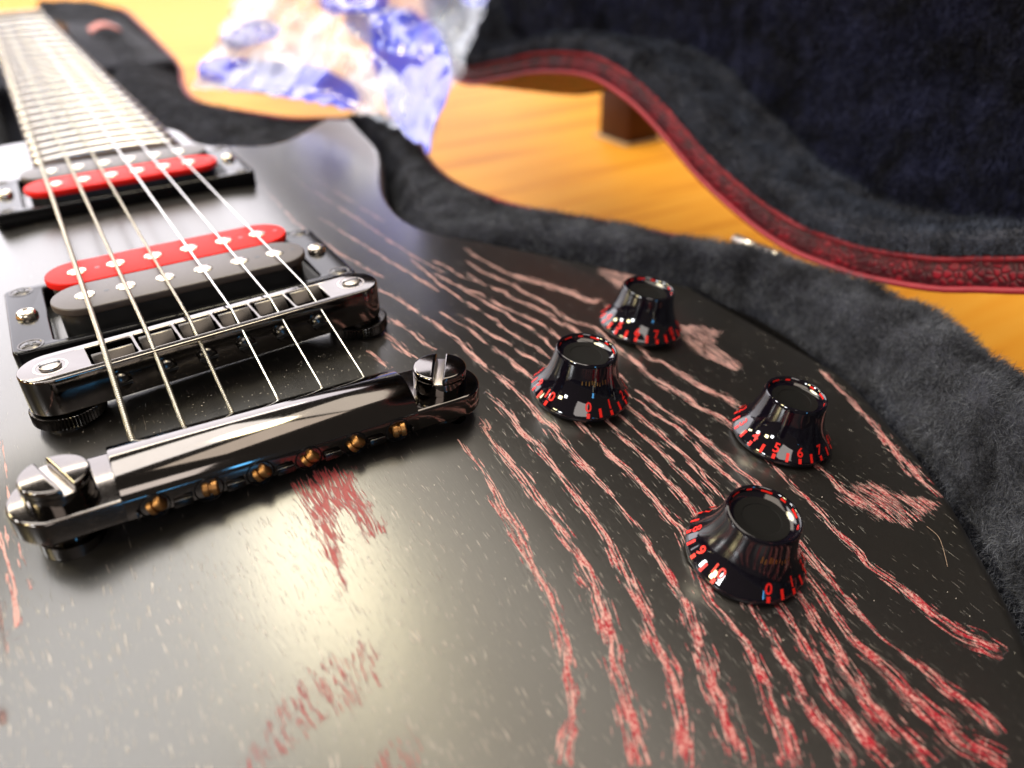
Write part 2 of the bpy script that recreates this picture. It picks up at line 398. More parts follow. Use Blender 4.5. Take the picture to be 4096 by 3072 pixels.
TREBLE = [(29, 262), (38.7, 233.7), (47.0, 226.7), (63.3, 227.4), (80.7, 242.5), (101.7, 271.4), (116.5, 292.0), (127.6, 302.4), (133.5, 299.1), (130.5, 278.4), (126.8, 251.9), (124.0, 234.1), (115.8, 209.4), (100.6, 172.7), (92.9, 147.6), (91.2, 128.4), (96.9, 115.7), (111.6, 105.9), (127.9, 95.1), (144.9, 78.8), (159.9, 63.3), (171.2, 49.9), (177.8, 32.3), (178.2, 10.3), (173.5, -10.2), (167.0, -29.7), (159.0, -48.0), (150.0, -66.2), (135, -88), (115, -113), (88, -130), (60, -143), (30, -150), (0, -152)]
BASS = [(-30, -150), (-60, -143), (-88, -130), (-112, -108), (-135, -80), (-152, -45), (-162, -10), (-162, 20), (-152, 50), (-135, 72), (-112, 95),
        (-98, 118), (-96, 140), (-104, 165), (-112, 190), (-114, 215), (-108, 240), (-92, 258), (-68, 268), (-30, 272)]


def resample(pts, step, closed=True, smooth=True):
    p = np.array(pts, float)
    if closed: p = np.vstack([p, p[:1]])
    if smooth:                                   # Catmull-Rom
        n = len(p); out = []
        for i in range(n - 1):
            if closed: a, b, c, d = p[(i - 1) % (n - 1)], p[i], p[i + 1], p[(i + 2) % (n - 1)]
            else: a, b, c, d = p[max(i - 1, 0)], p[i], p[i + 1], p[min(i + 2, n - 1)]
            for t in np.linspace(0, 1, 12, endpoint=False):
                out.append(.5 * ((2 * b) + (c - a) * t + (2 * a - 5 * b + 4 * c - d) * t * t + (3 * b - a - 3 * c + d) * t ** 3))
        out.append(p[-1]); p = np.array(out)
    L = np.concatenate([[0], np.cumsum(np.linalg.norm(np.diff(p, axis=0), axis=1))])
    m = max(2, int(round(L[-1] / step)))
    s = np.linspace(0, L[-1], m + 1)
    if closed: s = s[:-1]
    return np.stack([np.interp(s, L, p[:, k]) for k in range(p.shape[1])], -1)


OUT = resample(TREBLE + BASS, 1.2)


def seg_dist(P, poly, closed=False):
    """distance from points P (n,2) to a polyline, plus nearest index and parameter"""
    A = poly[:-1]; Bq = poly[1:]
    if closed: A = poly; Bq = np.roll(poly, -1, 0)
    best = np.full(len(P), 1e9); bi = np.zeros(len(P), int); bt = np.zeros(len(P))
    for i in range(len(A)):
        d = Bq[i] - A[i]
        t = np.clip(((P - A[i]) @ d) / (d @ d + 1e-12), 0, 1)
        q = np.hypot(P[:, 0] - A[i, 0] - t * d[0], P[:, 1] - A[i, 1] - t * d[1])
        m = q < best
        best[m] = q[m]; bi[m] = i; bt[m] = t[m]
    return best, bi, bt


def inside(P, poly):
    x, y = P[:, 0], P[:, 1]
    r = np.zeros(len(P), bool)
    n = len(poly); j = n - 1
    for i in range(n):
        xi, yi = poly[i]; xj, yj = poly[j]
        if yi != yj:
            c = ((yi > y) != (yj > y)) & (x < (xj - xi) * (y - yi) / (yj - yi) + xi)
            r ^= c
        j = i
    return r


def build_top():
    gx = np.concatenate([np.arange(-166, -56, 3.0), np.arange(-56, 168, 0.55)])
    gy = np.concatenate([np.arange(-156, -130, 3.0), np.arange(-130, 140, 0.55), np.arange(140, 292, 1.6)])
    nx, ny = len(gx), len(gy)
    X, Y = np.meshgrid(gx, gy)
    P = np.stack([X.ravel(), Y.ravel()], -1)
    ins = inside(P, OUT)
    I = ins.reshape(ny, nx)
    q = I[:-1, :-1] | I[1:, :-1] | I[:-1, 1:] | I[1:, 1:]
    jj, ii = np.nonzero(q)
    F = np.stack([jj * nx + ii, jj * nx + ii + 1, (jj + 1) * nx + ii + 1, (jj + 1) * nx + ii], -1)
    used = np.zeros(len(P), bool); used[F.ravel()] = True
    # edge distance only near the rim: coarse test first
    cand = np.nonzero(used)[0]
    ed = np.full(len(P), 99.0)
    R = OUT
    cell = 8.0
    # rough reject using coarse polyline distance
    Rc = R[::6]
    for k0 in range(0, len(cand), 40000):
        ch = cand[k0:k0 + 40000]
        dmin = np.full(len(ch), 1e9)
        for c in Rc: dmin = np.minimum(dmin, (P[ch, 0] - c[0]) ** 2 + (P[ch, 1] - c[1]) ** 2)
        near = ch[dmin < 12.0 ** 2]
        if len(near):
            d, bi, bt = seg_dist(P[near], R, True)
            out = ~ins[near]
            A = R[bi]; Bn = np.roll(R, -1, 0)[bi]
            pr = A + (Bn - A) * bt[:, None]
            P[near[out]] = pr[out]
            d[out] = 0
            ed[near] = d
    remap = -np.ones(len(P), int); idx = np.nonzero(used)[0]; remap[idx] = np.arange(len(idx))
    V = P[idx]; e = ed[idx]
    rr = 3.5
    z = ztop(V[:, 0], V[:, 1]) - np.where(e < rr, rr - np.sqrt(np.maximum(rr ** 2 - (rr - e) ** 2, 0)), 0)
    F = remap[F]
    me = mesh_np('body_top', np.column_stack([V, z]), F)
    # figure of the wood: how deep inside a growth ring or a flame patch each point lies
    band = np.full(len(V), -2.0)
    gu = np.zeros(len(V)); gv = np.zeros(len(V))
    for k_, bl in enumerate(BANDS):
        b = np.array(bl)
        bb = resample(b, 1.5, closed=False)
        lo, hi = bb[:, :2].min(0) - 5, bb[:, :2].max(0) + 5
        m = np.nonzero((V[:, 0] > lo[0]) & (V[:, 0] < hi[0]) & (V[:, 1] > lo[1]) & (V[:, 1] < hi[1]))[0]
        if not len(m): continue
        d, bi, bt = seg_dist(V[m], bb[:, :2])
        hw = bb[bi, 2] * (1 - bt) + bb[np.minimum(bi + 1, len(bb) - 1), 2] * bt
        sg = bb[bi + 1, :2] - bb[bi, :2]; rel = V[m] - bb[bi, :2]
        sd = np.sign(sg[:, 0] * rel[:, 1] - sg[:, 1] * rel[:, 0]) * d
        endfade = np.minimum(bi, len(bb) - 2 - bi) * 1.5 / 4.0
        val = np.minimum(1 - d / np.maximum(hw, .3), 0.2 + endfade)
        past = ((bi == 0) & (bt <= 0)) | ((bi == len(bb) - 2) & (bt >= 1))
        val = np.where(past, -2.0, val)
        win = val > band[m]
        band[m[win]] = val[win]; gu[m[win]] = sd[win] + 37.0 * k_; gv[m[win]] = (bi[win] + bt[win]) * 1.5
    patch = np.full(len(V), -2.0)
    for pl in PATCHES:
        p = np.array(pl)
        top = (0.10 if p[:, 1].mean() < -30 and p[:, 0].mean() < 40 else .62) if p[:, 0].mean() > 25 or p[:, 1].mean() < -45 else 1.0
        lo, hi = p.min(0) - 5, p.max(0) + 5
        m = np.nonzero((V[:, 0] > lo[0]) & (V[:, 0] < hi[0]) & (V[:, 1] > lo[1]) & (V[:, 1] < hi[1]))[0]
        if not len(m): continue
        d, bi, bt = seg_dist(V[m], p, True)
        sg = np.where(inside(V[m], p), 1, -1)
        patch[m] = np.maximum(patch[m], np.clip(sg * d / 1.5, -2, top))
    for nm, arr in (('band', band), ('patch', patch), ('across', gu), ('along', gv)):
        a = me.attributes.new(nm, 'FLOAT', 'POINT')
        a.data.foreach_set('value', arr.astype(np.float32))
    return me


def wood_mat():
    m, nt, b = new_mat("open_grain_satin_black")
    L = nt.links
    v = coords(nt)
    warp = nd(nt, 'ShaderNodeTexNoise'); warp.inputs['Scale'].default_value = 0.035
    L.new(v, warp.inputs['Vector'])
    wv = nd(nt, 'ShaderNodeVectorMath', operation='MULTIPLY_ADD')
    L.new(warp.outputs['Color'], wv.inputs[0]); wv.inputs[1].default_value = (7, 0, 0); L.new(v, wv.inputs[2])
    def stretched(sx, sy):
        mp = nd(nt, 'ShaderNodeMapping'); mp.inputs['Scale'].default_value = (sx, sy, 1)
        L.new(wv.outputs[0], mp.inputs['Vector']); return mp.outputs['Vector']
    aB = nd(nt, 'ShaderNodeAttribute', attribute_name='band').outputs['Fac']
    aP = nd(nt, 'ShaderNodeAttribute', attribute_name='patch').outputs['Fac']
    gU = nd(nt, 'ShaderNodeAttribute', attribute_name='across').outputs['Fac']
    gV = nd(nt, 'ShaderNodeAttribute', attribute_name='along').outputs['Fac']
    cm = nd(nt, 'ShaderNodeCombineXYZ'); L.new(math_(nt, 'MULTIPLY', gU, 2.0), cm.inputs[0]); L.new(math_(nt, 'MULTIPLY', gV, 0.15), cm.inputs[1])
    thread = noise(nt, cm.outputs[0], 1.0, 1.5, 0.5)
    fine = noise(nt, stretched(3.6, 0.15), 1.0, 1.5, 0.5)
    fine2 = noise(nt, stretched(3.4, 0.45), 1.0, 1.5, 0.5)
    mid = noise(nt, stretched(0.9, 0.16), 1.0, 2.0, 0.55)
    speck = noise(nt, stretched(4.0, 0.22), 1.0, 1.0, 0.4)
    crumb = noise(nt, stretched(2.8, 1.4), 1.0, 2.0, 0.6)
    # ring: a bundle of fine threads following it, broken up along the pores
    sB = math_(nt, 'MULTIPLY_ADD', thread, 6.5, math_(nt, 'MULTIPLY_ADD', aB, 0.95, -3.80))
    sB = math_(nt, 'MULTIPLY_ADD', fine, 1.3, math_(nt, 'MULTIPLY_ADD', mid, 1.2, math_(nt, 'ADD', sB, -1.05)))
    inkB = math_(nt, 'MULTIPLY', sB, 4.5, clamp=True)
    sP = math_(nt, 'MULTIPLY_ADD', fine, 6.0, math_(nt, 'MULTIPLY_ADD', aP, 0.9, -3.45))
    inkP = math_(nt, 'MULTIPLY', sP, 2.5, clamp=True)
    ink = math_(nt, 'MAXIMUM', inkB, inkP)
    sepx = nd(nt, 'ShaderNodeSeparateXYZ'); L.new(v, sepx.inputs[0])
    pside = math_(nt, 'MULTIPLY_ADD', sepx.outputs[0], -0.02, 1.6, clamp=True)      # flame patches are darker on the bass side
    fieldm = math_(nt, 'MULTIPLY_ADD', sepx.outputs[0], -0.035, 1.6, clamp=True)    # open pores gather there too
    ink = math_(nt, 'MULTIPLY', ink, math_(nt, 'MULTIPLY_ADD', sepx.outputs[1], -0.008, 1.45, clamp=True))   # the figure fades towards the neck
    fieldm = math_(nt, 'MULTIPLY', fieldm, math_(nt, 'MULTIPLY_ADD', sepx.outputs[1], -0.08, -0.6, clamp=True))
    # stray open pores, denser towards the rings
    pr = math_(nt, 'MULTIPLY_ADD', fieldm, 0.066, math_(nt, 'MULTIPLY_ADD', aB, 0.03, math_(nt, 'ADD', speck, -0.665)))
    pore = math_(nt, 'MULTIPLY', pr, 14.0, clamp=True)
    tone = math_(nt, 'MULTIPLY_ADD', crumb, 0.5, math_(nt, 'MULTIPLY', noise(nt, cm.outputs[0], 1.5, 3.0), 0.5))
    tone = math_(nt, 'MULTIPLY_ADD', sepx.outputs[1], 0.0010, math_(nt, 'ADD', tone, 0.055))  # paler towards the neck, redder towards the tail: sheen put into the colour
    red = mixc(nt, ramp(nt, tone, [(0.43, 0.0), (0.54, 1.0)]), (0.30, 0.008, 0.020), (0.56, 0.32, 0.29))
    red = mixc(nt, math_(nt, 'MULTIPLY', inkP, math_(nt, 'MULTIPLY', pside, 0.85)), red, (0.26, 0.006, 0.016))
    base = mixc(nt, noise(nt, v, 0.05, 3), (0.007, 0.0065, 0.006), (0.012, 0.010, 0.009))
    base = mixc(nt, math_(nt, 'MULTIPLY', pore, math_(nt, 'MULTIPLY_ADD', fieldm, 0.45, 0.35)), base, (0.42, 0.35, 0.30))  # pale pores: their glints are put into the base colour
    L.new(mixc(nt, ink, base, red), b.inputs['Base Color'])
    rough = math_(nt, 'MULTIPLY_ADD', noise(nt, v, 0.8, 4), 0.06, 0.30)
    rough = math_(nt, 'MULTIPLY_ADD', ink, 0.12, rough)
    L.new(rough, b.inputs['Roughness'])
    L.new(math_(nt, 'MULTIPLY_ADD', ink, -0.6, 0.8), b.inputs['Specular IOR Level'])
    b.inputs['Coat Weight'].default_value = 0.75
    L.new(math_(nt, 'MULTIPLY_ADD', ink, -0.68, 0.75), b.inputs['Coat Weight'])
    b.inputs['Coat Roughness'].default_value = 0.22
    h = math_(nt, 'MULTIPLY_ADD', pore, 0.6, math_(nt, 'MULTIPLY', fine, 0.25))
    h = math_(nt, 'MULTIPLY_ADD', math_(nt, 'MULTIPLY', thread, ink), 1.6, h)
    bump(nt, b, h, 0.6, 0.10)
    return m


M_wood = wood_mat()
guitar = tag(empty('electric_guitar'), 'black electric guitar with red wood grain lying face up in the fur lined case', 'guitar')
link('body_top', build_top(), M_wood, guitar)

# sides of the body
n = len(OUT)
zt = ztop(OUT[:, 0], OUT[:, 1]) - 3.45
v = np.vstack([np.column_stack([OUT, zt]), np.column_stack([OUT, np.full(n, -58.0)])])
f = [(i, i + n, (i + 1) % n + n, (i + 1) % n) for i in range(n)]
M_side = simple("black_satin_lacquer", (0.012, 0.011, 0.011), 0.27, 0, 0.7)
link('body_side', mesh_np('body_side', v, f), M_side, guitar)

# ------------------------------------------------------------------ neck, fretboard, frets, nut
SC = 628.65
YB = 43.3
YN = YB + SC


def fb(dist):
    """distance from the nut -> (y, half width, x offset, z of the fret tops)"""
    t = dist / 452.2
    return YB + SC - dist, 21.0 + 7.2 * t, -7.2 * (1 - t), 23.7 + (18.5 - 23.7) * t


def fb_z(x, cx, zf, R=305.0):
    return zf - (R - math.sqrt(R * R - (x - cx) ** 2))


def board(d0, d1, drop_top, drop_bot, name, nseg=40, inset=0.0):
    v, f = [], []
    k = 9
    for i in range(nseg + 1):
        y, hw, cx, zf = fb(d0 + (d1 - d0) * i / nseg)
        hw -= inset
        for j in range(k):
            x = cx - hw + 2 * hw * j / (k - 1)
            v.append((x, y, fb_z(x, cx, zf) - drop_top))
        v.append((cx + hw, y, zf - drop_bot)); v.append((cx - hw, y, zf - drop_bot))
    K = k + 2
    for i in range(nseg):
        for j in range(K):
            a, b2 = i * K + j, i * K + (j + 1) % K
            f.append((a, b2, b2 + K, a + K))
    f.append(tuple(range(K))[::-1]); f.append(tuple(nseg * K + j for j in range(K)))
    me = mesh_np(name, v, f)
    bm = bmesh.new(); bm.from_mesh(me); bmesh.ops.recalc_face_normals(bm, faces=bm.faces); bm.to_mesh(me); bm.free()
    return sharp(me, 30)


M_board = simple("oiled_rosewood", (0.07, 0.045, 0.035), 0.6, 0, 0.25, var=0.35, vscale=0.3, bump_s=0.15)
M_fret = simple("fret_wire", (0.86, 0.84, 0.80), 0.16, 1.0)
fretboard = link('fretboard', board(0.0, 457.0, 1.1, 7.0, 'fretboard'), M_board, guitar)
for k in range(1, 23):
    dist = SC * (1 - 2 ** (-k / 12))
    y, hw, cx, zf = fb(dist)
    pts = [(cx + (hw - .3) * s, y, fb_z(cx + (hw - .3) * s, cx, zf) - 1.0) for s in np.linspace(-1, 1, 13)]
    link('fret', tube(pts, [.7] + [1.05] * 11 + [.7], 8, name='fret'), M_fret, fretboard)
y, hw, cx, zf = fb(0)
M_nut = simple("bone_nut", (0.55, 0.50, 0.42), 0.4)
link('nut', box(cx - hw, y, zf - 7, cx + hw, y + 5, zf + 1.6, 0.6, 'nut'), M_nut, guitar)
v, f = [], []
for i in range(21):                                                # neck shaft under the board
    y, hw, cx, zf = fb(400 * i / 20)
    for j in range(9):
        a = math.pi * j / 8
        v.append((cx + hw * math.cos(a), y, zf - 7.02 - 15 * math.sin(a) ** .8))
for i in range(20):
    for j in range(8):
        f.append((i * 9 + j, i * 9 + j + 1, (i + 1) * 9 + j + 1, (i + 1) * 9 + j))
link('neck', mesh_np('neck', v, f), M_side, guitar)
cx0 = -7.2
hs = plate([[(cx0 - 21, 0), (cx0 + 21, 0), (cx0 + 38, 40), (cx0 + 34, 110), (cx0 + 42, 185), (cx0 + 15, 195), (cx0, 188), (cx0 - 15, 195), (cx0 - 42, 185), (cx0 - 34, 110), (cx0 - 38, 40)]], -14, 0, 1.0, 'headstock')
hs.transform(Matrix.Translation(Vector((0, YN + 5, 20)) * S) @ Matrix.Rotation(math.radians(-17), 4, 'X'))
link('headstock', hs, M_side, guitar)

# ------------------------------------------------------------------ pickups
def pickup(yc, z_ring, z_pole, xs, far_red, label, yrow=9.0, xoff=0.0, ring_hw=45.3, ring_hd=21.6, ring_mat=None):
    pk = empty('pickup', (xoff, yc, 0), guitar)
    pk['label'] = label
    def zt(x, y): return float(ztop(x + xoff, y + yc))
    # mounting ring
    outer = rrect(-ring_hw, -ring_hd, ring_hw, ring_hd, 2.2, 6)
    inner = rrect(-35.4, -18.6, 35.4, 18.6, 1.5, 4)
    r = plate([outer, inner], 0, z_ring, 0.7, 'mounting_ring', 3)
    for vv in r.vertices:
        x, y, z = vv.co / S
        if z < z_ring * .5: z = zt(x, y) - 1.2
        vv.co = Vector((x, y, z)) * S
    link('mounting_ring', r, ring_mat or M_black_gloss, pk)
    for sx in (-1, 1):
        tabx = rrect(*((-44.6, -8.5, -34.5, 8.5) if sx < 0 else (34.5, -8.5, 44.6, 8.5)), 1.5, 4)
        s_ = lathe([(2.75, z_ring - .3), (2.75, z_ring + .7), (2.45, z_ring + 1.4), (1.7, z_ring + 1.9), (.7, z_ring + 2.1), (.5, z_ring + 1.6)], 24, name='height_screw')
        link('height_screw', s_, M_steel, pk, (sx * 40.4, 0, 0))
        for sy in (-1, 1):
            c_ = lathe([(3.1, z_ring - .2), (3.1, z_ring + .12), (2.7, z_ring + .12), (2.5, z_ring - .02), (2.0, z_ring + .25), (0.5, z_ring + .45)], 24, name='ring_screw')
            cr = [box(-1.3, -.28, z_ring + .2, 1.3, .28, z_ring + .50, 0, 'c'), box(-.28, -1.3, z_ring + .2, .28, 1.3, z_ring + .505, 0, 'c')]
            scw = link('ring_screw', c_, M_black_metal if ring_mat is None else M_steel, pk, (sx * 40.9, sy * 18.2, 0), (0, 0, random.random()))
            link('cross_slot', join(cr), M_black_dull, scw)
    # bobbins
    for side in (-1, 1):
        redb = (side > 0) == far_red
        y0 = side * yrow
        fl = plate([stadium(25.3, 8.7)], z_pole - 2.2, z_pole, 0.5, 'bobbin', 3)
        bob = link('bobbin', fl, M_red_bobbin if redb else M_black_bobbin, pk, (0, y0, 0))
        bob['label'] = 'red pickup bobbin' if redb else 'black pickup bobbin'
        core = plate([stadium(24.8, 7.9)], 1.0, z_pole - 2.15, 0.1, 'coil')
        link('coil', core, M_black_dull, bob)
        for x in xs:
            link('pole_piece', lathe([(2.5, z_pole - .4), (2.5, z_pole + .12), (2.25, z_pole + .3), (.4, z_pole + .34)], 24, name='pole_piece'), M_steel, pk, (x, y0, 0))
        for x in (-20.3, 20.3, 31.0 if side > 0 else 30.6):
            link('bobbin_hole', lathe([(.75, z_pole - .2), (.75, z_pole + .03), (.1, z_pole + .031)], 14, name='bobbin_hole'), M_black_dull, pk, (x - (6 if x == 31.0 and False else 0), y0, 0))
    link('baseplate', box(-34, -18, 0.5, 34, 18, 2.6, .4, 'baseplate'), M_black_dull, pk)
    return pk


xs = [(-.5 + i / 5) * 51.08 for i in range(6)]
pickup(74.03 + 9, 10.9, 17.0, xs, True, 'bridge pickup with a red far bobbin and black near bobbin')
pickup(190.1, 13.6, 17.6, [x * 47.4 / 51.08 for x in xs], False, 'neck pickup with a red near bobbin and black far bobbin', 9.2, 0.6)

# ------------------------------------------------------------------ bridge
ang = math.atan2(4.75, 74)
bridge = empty('bridge', (0, 41.27, 0), guitar)
bridge.rotation_euler = (0, 0, ang)
edges_x = [-29.5, -18.6, -9.0, 0.6, 10.2, 19.8, 29.6]
sadd_w = 8.6
top_out = stadium(37.1, 7.0, 24)
holes = []
for i in range(6):
    holes.append(rrect(edges_x[i] + .5, -4.6, edges_x[i + 1] - .5, 4.4, .4, 3))
link('bridge_bar', plate([top_out] + holes, 7.2, 16.4, 0.45, 'bridge_bar', 3), M_black_chrome, bridge)
link('bridge_floor', plate([stadium(36.8, 6.6, 24)], 7.6, 9.4, 0.2, 'bridge_floor'), M_black_dull, bridge)
sad_y = [-1.6, 0.5, 1.4, .9, 1.6, 2.0]
for i in range(6):
    x0, x1 = edges_x[i] + .9, edges_x[i + 1] - .9
    yy = sad_y[i]
    prof = [(yy - 3.0, 10), (yy - 3.0, 14.9), (yy - .5, 16.9), (yy + .1, 17.2), (yy + .5, 17.1), (yy + .7, 10)]
    sd = link('saddle', extrude_x(prof, x0, x1, 'saddle', bevel=.12), M_black_metal, bridge)
for i in range(6):
    x = (edges_x[i] + edges_x[i + 1]) / 2 - .6
    hd = lathe([(2.3, 0), (2.3, .9), (1.9, 1.6), (1.0, 2.0), (.2, 2.1)], 20, name='intonation_screw')
    sc_ = link('intonation_screw', hd, M_black_metal, bridge, (x, -7.0, 11.6), (math.radians(90), 0, 0))
    link('slot', box(-2.2, -.3, 1.5, 2.2, .3, 2.15, 0, 'slot'), M_black_dull, sc_)
for sx, y_ in ((-1, 0), (1, 0)):
    x = sx * 37.1
    ps = link('bridge_post', lathe([(3.7, 15.9), (3.7, 16.42), (3.2, 16.46), (3.0, 16.0), (2.5, 16.1), (2.3, 16.9), (1.6, 17.2), (.3, 17.25)], 32, name='bridge_post'), M_slot_steel, bridge, (x, 0, 0))
    link('slot', box(-2.2, -.35, 16.9, 2.2, .35, 17.28, 0, 'slot'), M_black_dull, ps)
    # knurled wheel
    K = 64
    pr = []
    for i in range(K * 2):
        rad = 8.1 if i % 2 else 7.75
        a = math.pi * i / K
        pr.append((rad * math.cos(a), rad * math.sin(a)))
    link('thumb_wheel', plate([pr], 3.6 + (-.8 if sx > 0 else 0), 6.7 + (-.8 if sx > 0 else 0), 0.25, 'thumb_wheel', 2), M_black_metal, bridge, (x + .6, 0, 0))
    link('post_bushing', lathe([(6.2, -3), (6.2, .9), (5.9, 1.3), (6.3, 1.9), (6.1, 3.0), (5.9, 7.3)], 40, name='post_bushing'), M_black_metal, bridge, (x + .6, 0, 0))

# ------------------------------------------------------------------ tailpiece
tail = empty('tailpiece', (0, 0, 0), guitar)
tail.rotation_euler = (0, math.radians(1.95), 0)
wing_out = []
st = stadium(41.1, 9.6, 28)
for (x, y) in st:
    wing_out.append((x, max(y, -9.0) + 0.4))
link('tailpiece_wing', plate([wing_out], 1.9, 7.2, 0.7, 'tailpiece_wing', 4), M_black_chrome, tail)
prof = []
for i in range(25):                                               # rounded saddle of the bar
    a = math.radians(188 - 186 * i / 24)
    prof.append((.6 + 9.3 * math.cos(a), 5.6 + 6.5 * math.sin(a) if math.sin(a) > 0 else 5.6 + 6 * math.sin(a)))
prof += [(9.9, 2.6), (9.2, 1.8), (-8.4, 1.8), (-8.7, 2.4)]
link('tailpiece_bar', extrude_x(prof, -31.5, 31.5, 'tailpiece_bar', bevel=.35), M_black_chrome, tail)
xs_ball = [-26 + 10.4 * i for i in range(6)]
for i, x in enumerate(xs_ball):
    hole = lathe([(3.0, 0), (3.0, .35), (2.75, .5), (2.6, .1), (.1, .1)], 28, name='string_hole')
    link('string_hole', hole, M_black_gloss, tail, (x, -8.35, 3.9), (math.radians(90), 0, 0))
    be = lathe([(1.3, -1.55), (1.6, -1.3), (1.6, -.4), (1.15, -.28), (1.15, .28), (1.6, .4), (1.6, 1.3), (1.3, 1.55)], 20, name='ball_end')
    tilt = [0.5, 0.05, .55, .7, .75, .1][i]
    link('ball_end', be, M_brass, tail, (x + .3, -8.75, 4.1), (math.radians(90 - 75), math.radians(90) - tilt, 0))
lips = []
for i in range(7):
    a = -29.5 if i == 0 else xs_ball[i - 1] + 3.3
    b_ = 29.5 if i == 6 else xs_ball[i] - 3.3
    lips.append(box(a, -9.5, 2.2, b_, -8.5, 4.0, 0.25, 'lip'))
for l_ in lips:
    link('lip', l_, M_black_metal, tail)
for sx in (-1, 1):
    zb = 7.2
    rot = math.radians(-72 - 90 if sx < 0 else -121 - 90)
    stud = empty('stud', (sx * 41.15, 0, 0), tail)
    R_ = 6.35
    # head with a real slot: two half-moon pieces on a disc
    link('stud_head', lathe([(R_ - .1, zb - .4), (R_, zb + .2), (R_, zb + 3.1)], 56, name='stud_head'), M_black_chrome, stud)
    for side in (-1, 1):
        arc = [(R_ * math.cos(a), side * R_ * math.sin(a)) for a in np.linspace(math.asin(1.05 / R_), math.pi - math.asin(1.05 / R_), 36)]
        if side < 0: arc = arc[::-1]
        half = link('stud_cap', plate([arc], zb + 3.0, zb + 5.0, 0.55, 'stud_cap', 4), M_black_chrome, stud, None, (0, 0, rot + math.radians(90)))
    link('slot_floor', box(-R_ + .2, -1.2, zb + 2.9, R_ - .2, 1.2, zb + 3.35, .1, 'slot_floor'), M_slot_steel, stud, None, (0, 0, rot + math.radians(90)))
    link('stud_collar', lathe([(6.4, -4.5), (6.4, -1.6), (5.0, -1.2), (5.0, 1.9)], 40, name='stud_collar'), M_black_chrome, stud)

# ------------------------------------------------------------------ strings
radii = [.66, .54, .43, .30, .26, .22]
ca, sa = math.cos(ang), math.sin(ang)
for i in range(6):
    xb = xs[i] * 1.005 if i else -25.6
    lx, ly = xb, sad_y[i] + .1
    sx_, sy_ = lx * ca - ly * sa, 41.27 + lx * sa + ly * ca
    xe = -26 + 10.4 * i
    zs = 17.25 + radii[i]
    ze = 8.6 - .035 * xe
    cx = -7.2
    xn = cx + (-17.6 + 35.2 * i / 5)
    pts = [(xe, 8.2, ze - .4), (xe, 9.9, ze + .1), (sx_ + (xe - sx_) * .03, sy_ - 1.0, zs - .35), (sx_, sy_, zs)]
    for t in np.linspace(.02, 1, 20):
        pts.append((sx_ + (xn - sx_) * t, sy_ + (YN - sy_) * t, zs + (25.2 + radii[i] - zs) * t))
    for t in (1.03, 1.1): pts.append((xn * 1.0, YN + 5 + (t - 1) * 500, 25 - (t - 1) * 160))
    link('string', tube(resample(pts, 4, closed=False, smooth=False), radii[i], 10, name='string'), M_wound if i < 3 else M_plain, guitar)

# ------------------------------------------------------------------ control knobs
def knob_prof():
    return [(12.2, .5), (12.95, .8), (13.1, 1.3), (13.0, 2.0), (12.55, 2.6), (11.5, 3.9), (10.6, 5.2), (9.85, 6.7), (9.2, 8.4), (8.7, 10.3), (8.35, 12.0), (8.1, 13.6),
            (8.0, 14.2), (7.8, 14.55), (7.5, 14.6), (7.25, 14.35), (7.05, 13.4), (6.2, 12.9), (4.4, 12.7), (3.9, 12.35), (.05, 12.3)]


PROF = np.array(knob_prof()[3:14])
ARC = np.concatenate([[0], np.cumsum(np.linalg.norm(np.diff(PROF, axis=0), axis=1))])


def on_knob(s, phi, off):
    """a point on the flare: s mm up the profile, phi round it, off mm proud"""
    r = np.interp(s, ARC, PROF[:, 0]); z = np.interp(s, ARC, PROF[:, 1])
    r2 = np.interp(s + .3, ARC, PROF[:, 0]); z2 = np.interp(s + .3, ARC, PROF[:, 1])
    d = np.array([r2 - r, z2 - z]); d = d / (np.hypot(*d) + 1e-9)
    if s > ARC[-1] - .3: d = np.array([-.1, 1.0])
    nr, nz = d[1], -d[0]
    return ((r + nr * off) * math.cos(phi), (r + nr * off) * math.sin(phi), z + nz * off)


_txt = {}


def text_tris(s):
    if s in _txt: return _txt[s]
    cu = bpy.data.curves.new('t', 'FONT')
    cu.body = s; cu.size = 1.0; cu.align_x = 'CENTER'; cu.offset = 0.02; cu.resolution_u = 4
    ob = bpy.data.objects.new('t', cu); C.objects.link(ob)
    dg = bpy.context.evaluated_depsgraph_get()
    me = bpy.data.meshes.new_from_object(ob.evaluated_get(dg))
    bpy.data.objects.remove(ob)
    bm = bmesh.new(); bm.from_mesh(me)
    bmesh.ops.triangulate(bm, faces=bm.faces)
    bmesh.ops.subdivide_edges(bm, edges=bm.edges[:], cuts=1)
    bmesh.ops.triangulate(bm, faces=bm.faces)
    bm.verts.ensure_lookup_table()
    v = np.array([tuple(q.co) for q in bm.verts]); f = [tuple(q.index for q in fc.verts) for fc in bm.faces]
    bm.free(); bpy.data.meshes.remove(me)
    hgt = v[:, 1].max()
    v = v / hgt
    v[:, 0] -= (v[:, 0].max() + v[:, 0].min()) / 2
    _txt[s] = (v, f)
    return _txt[s]


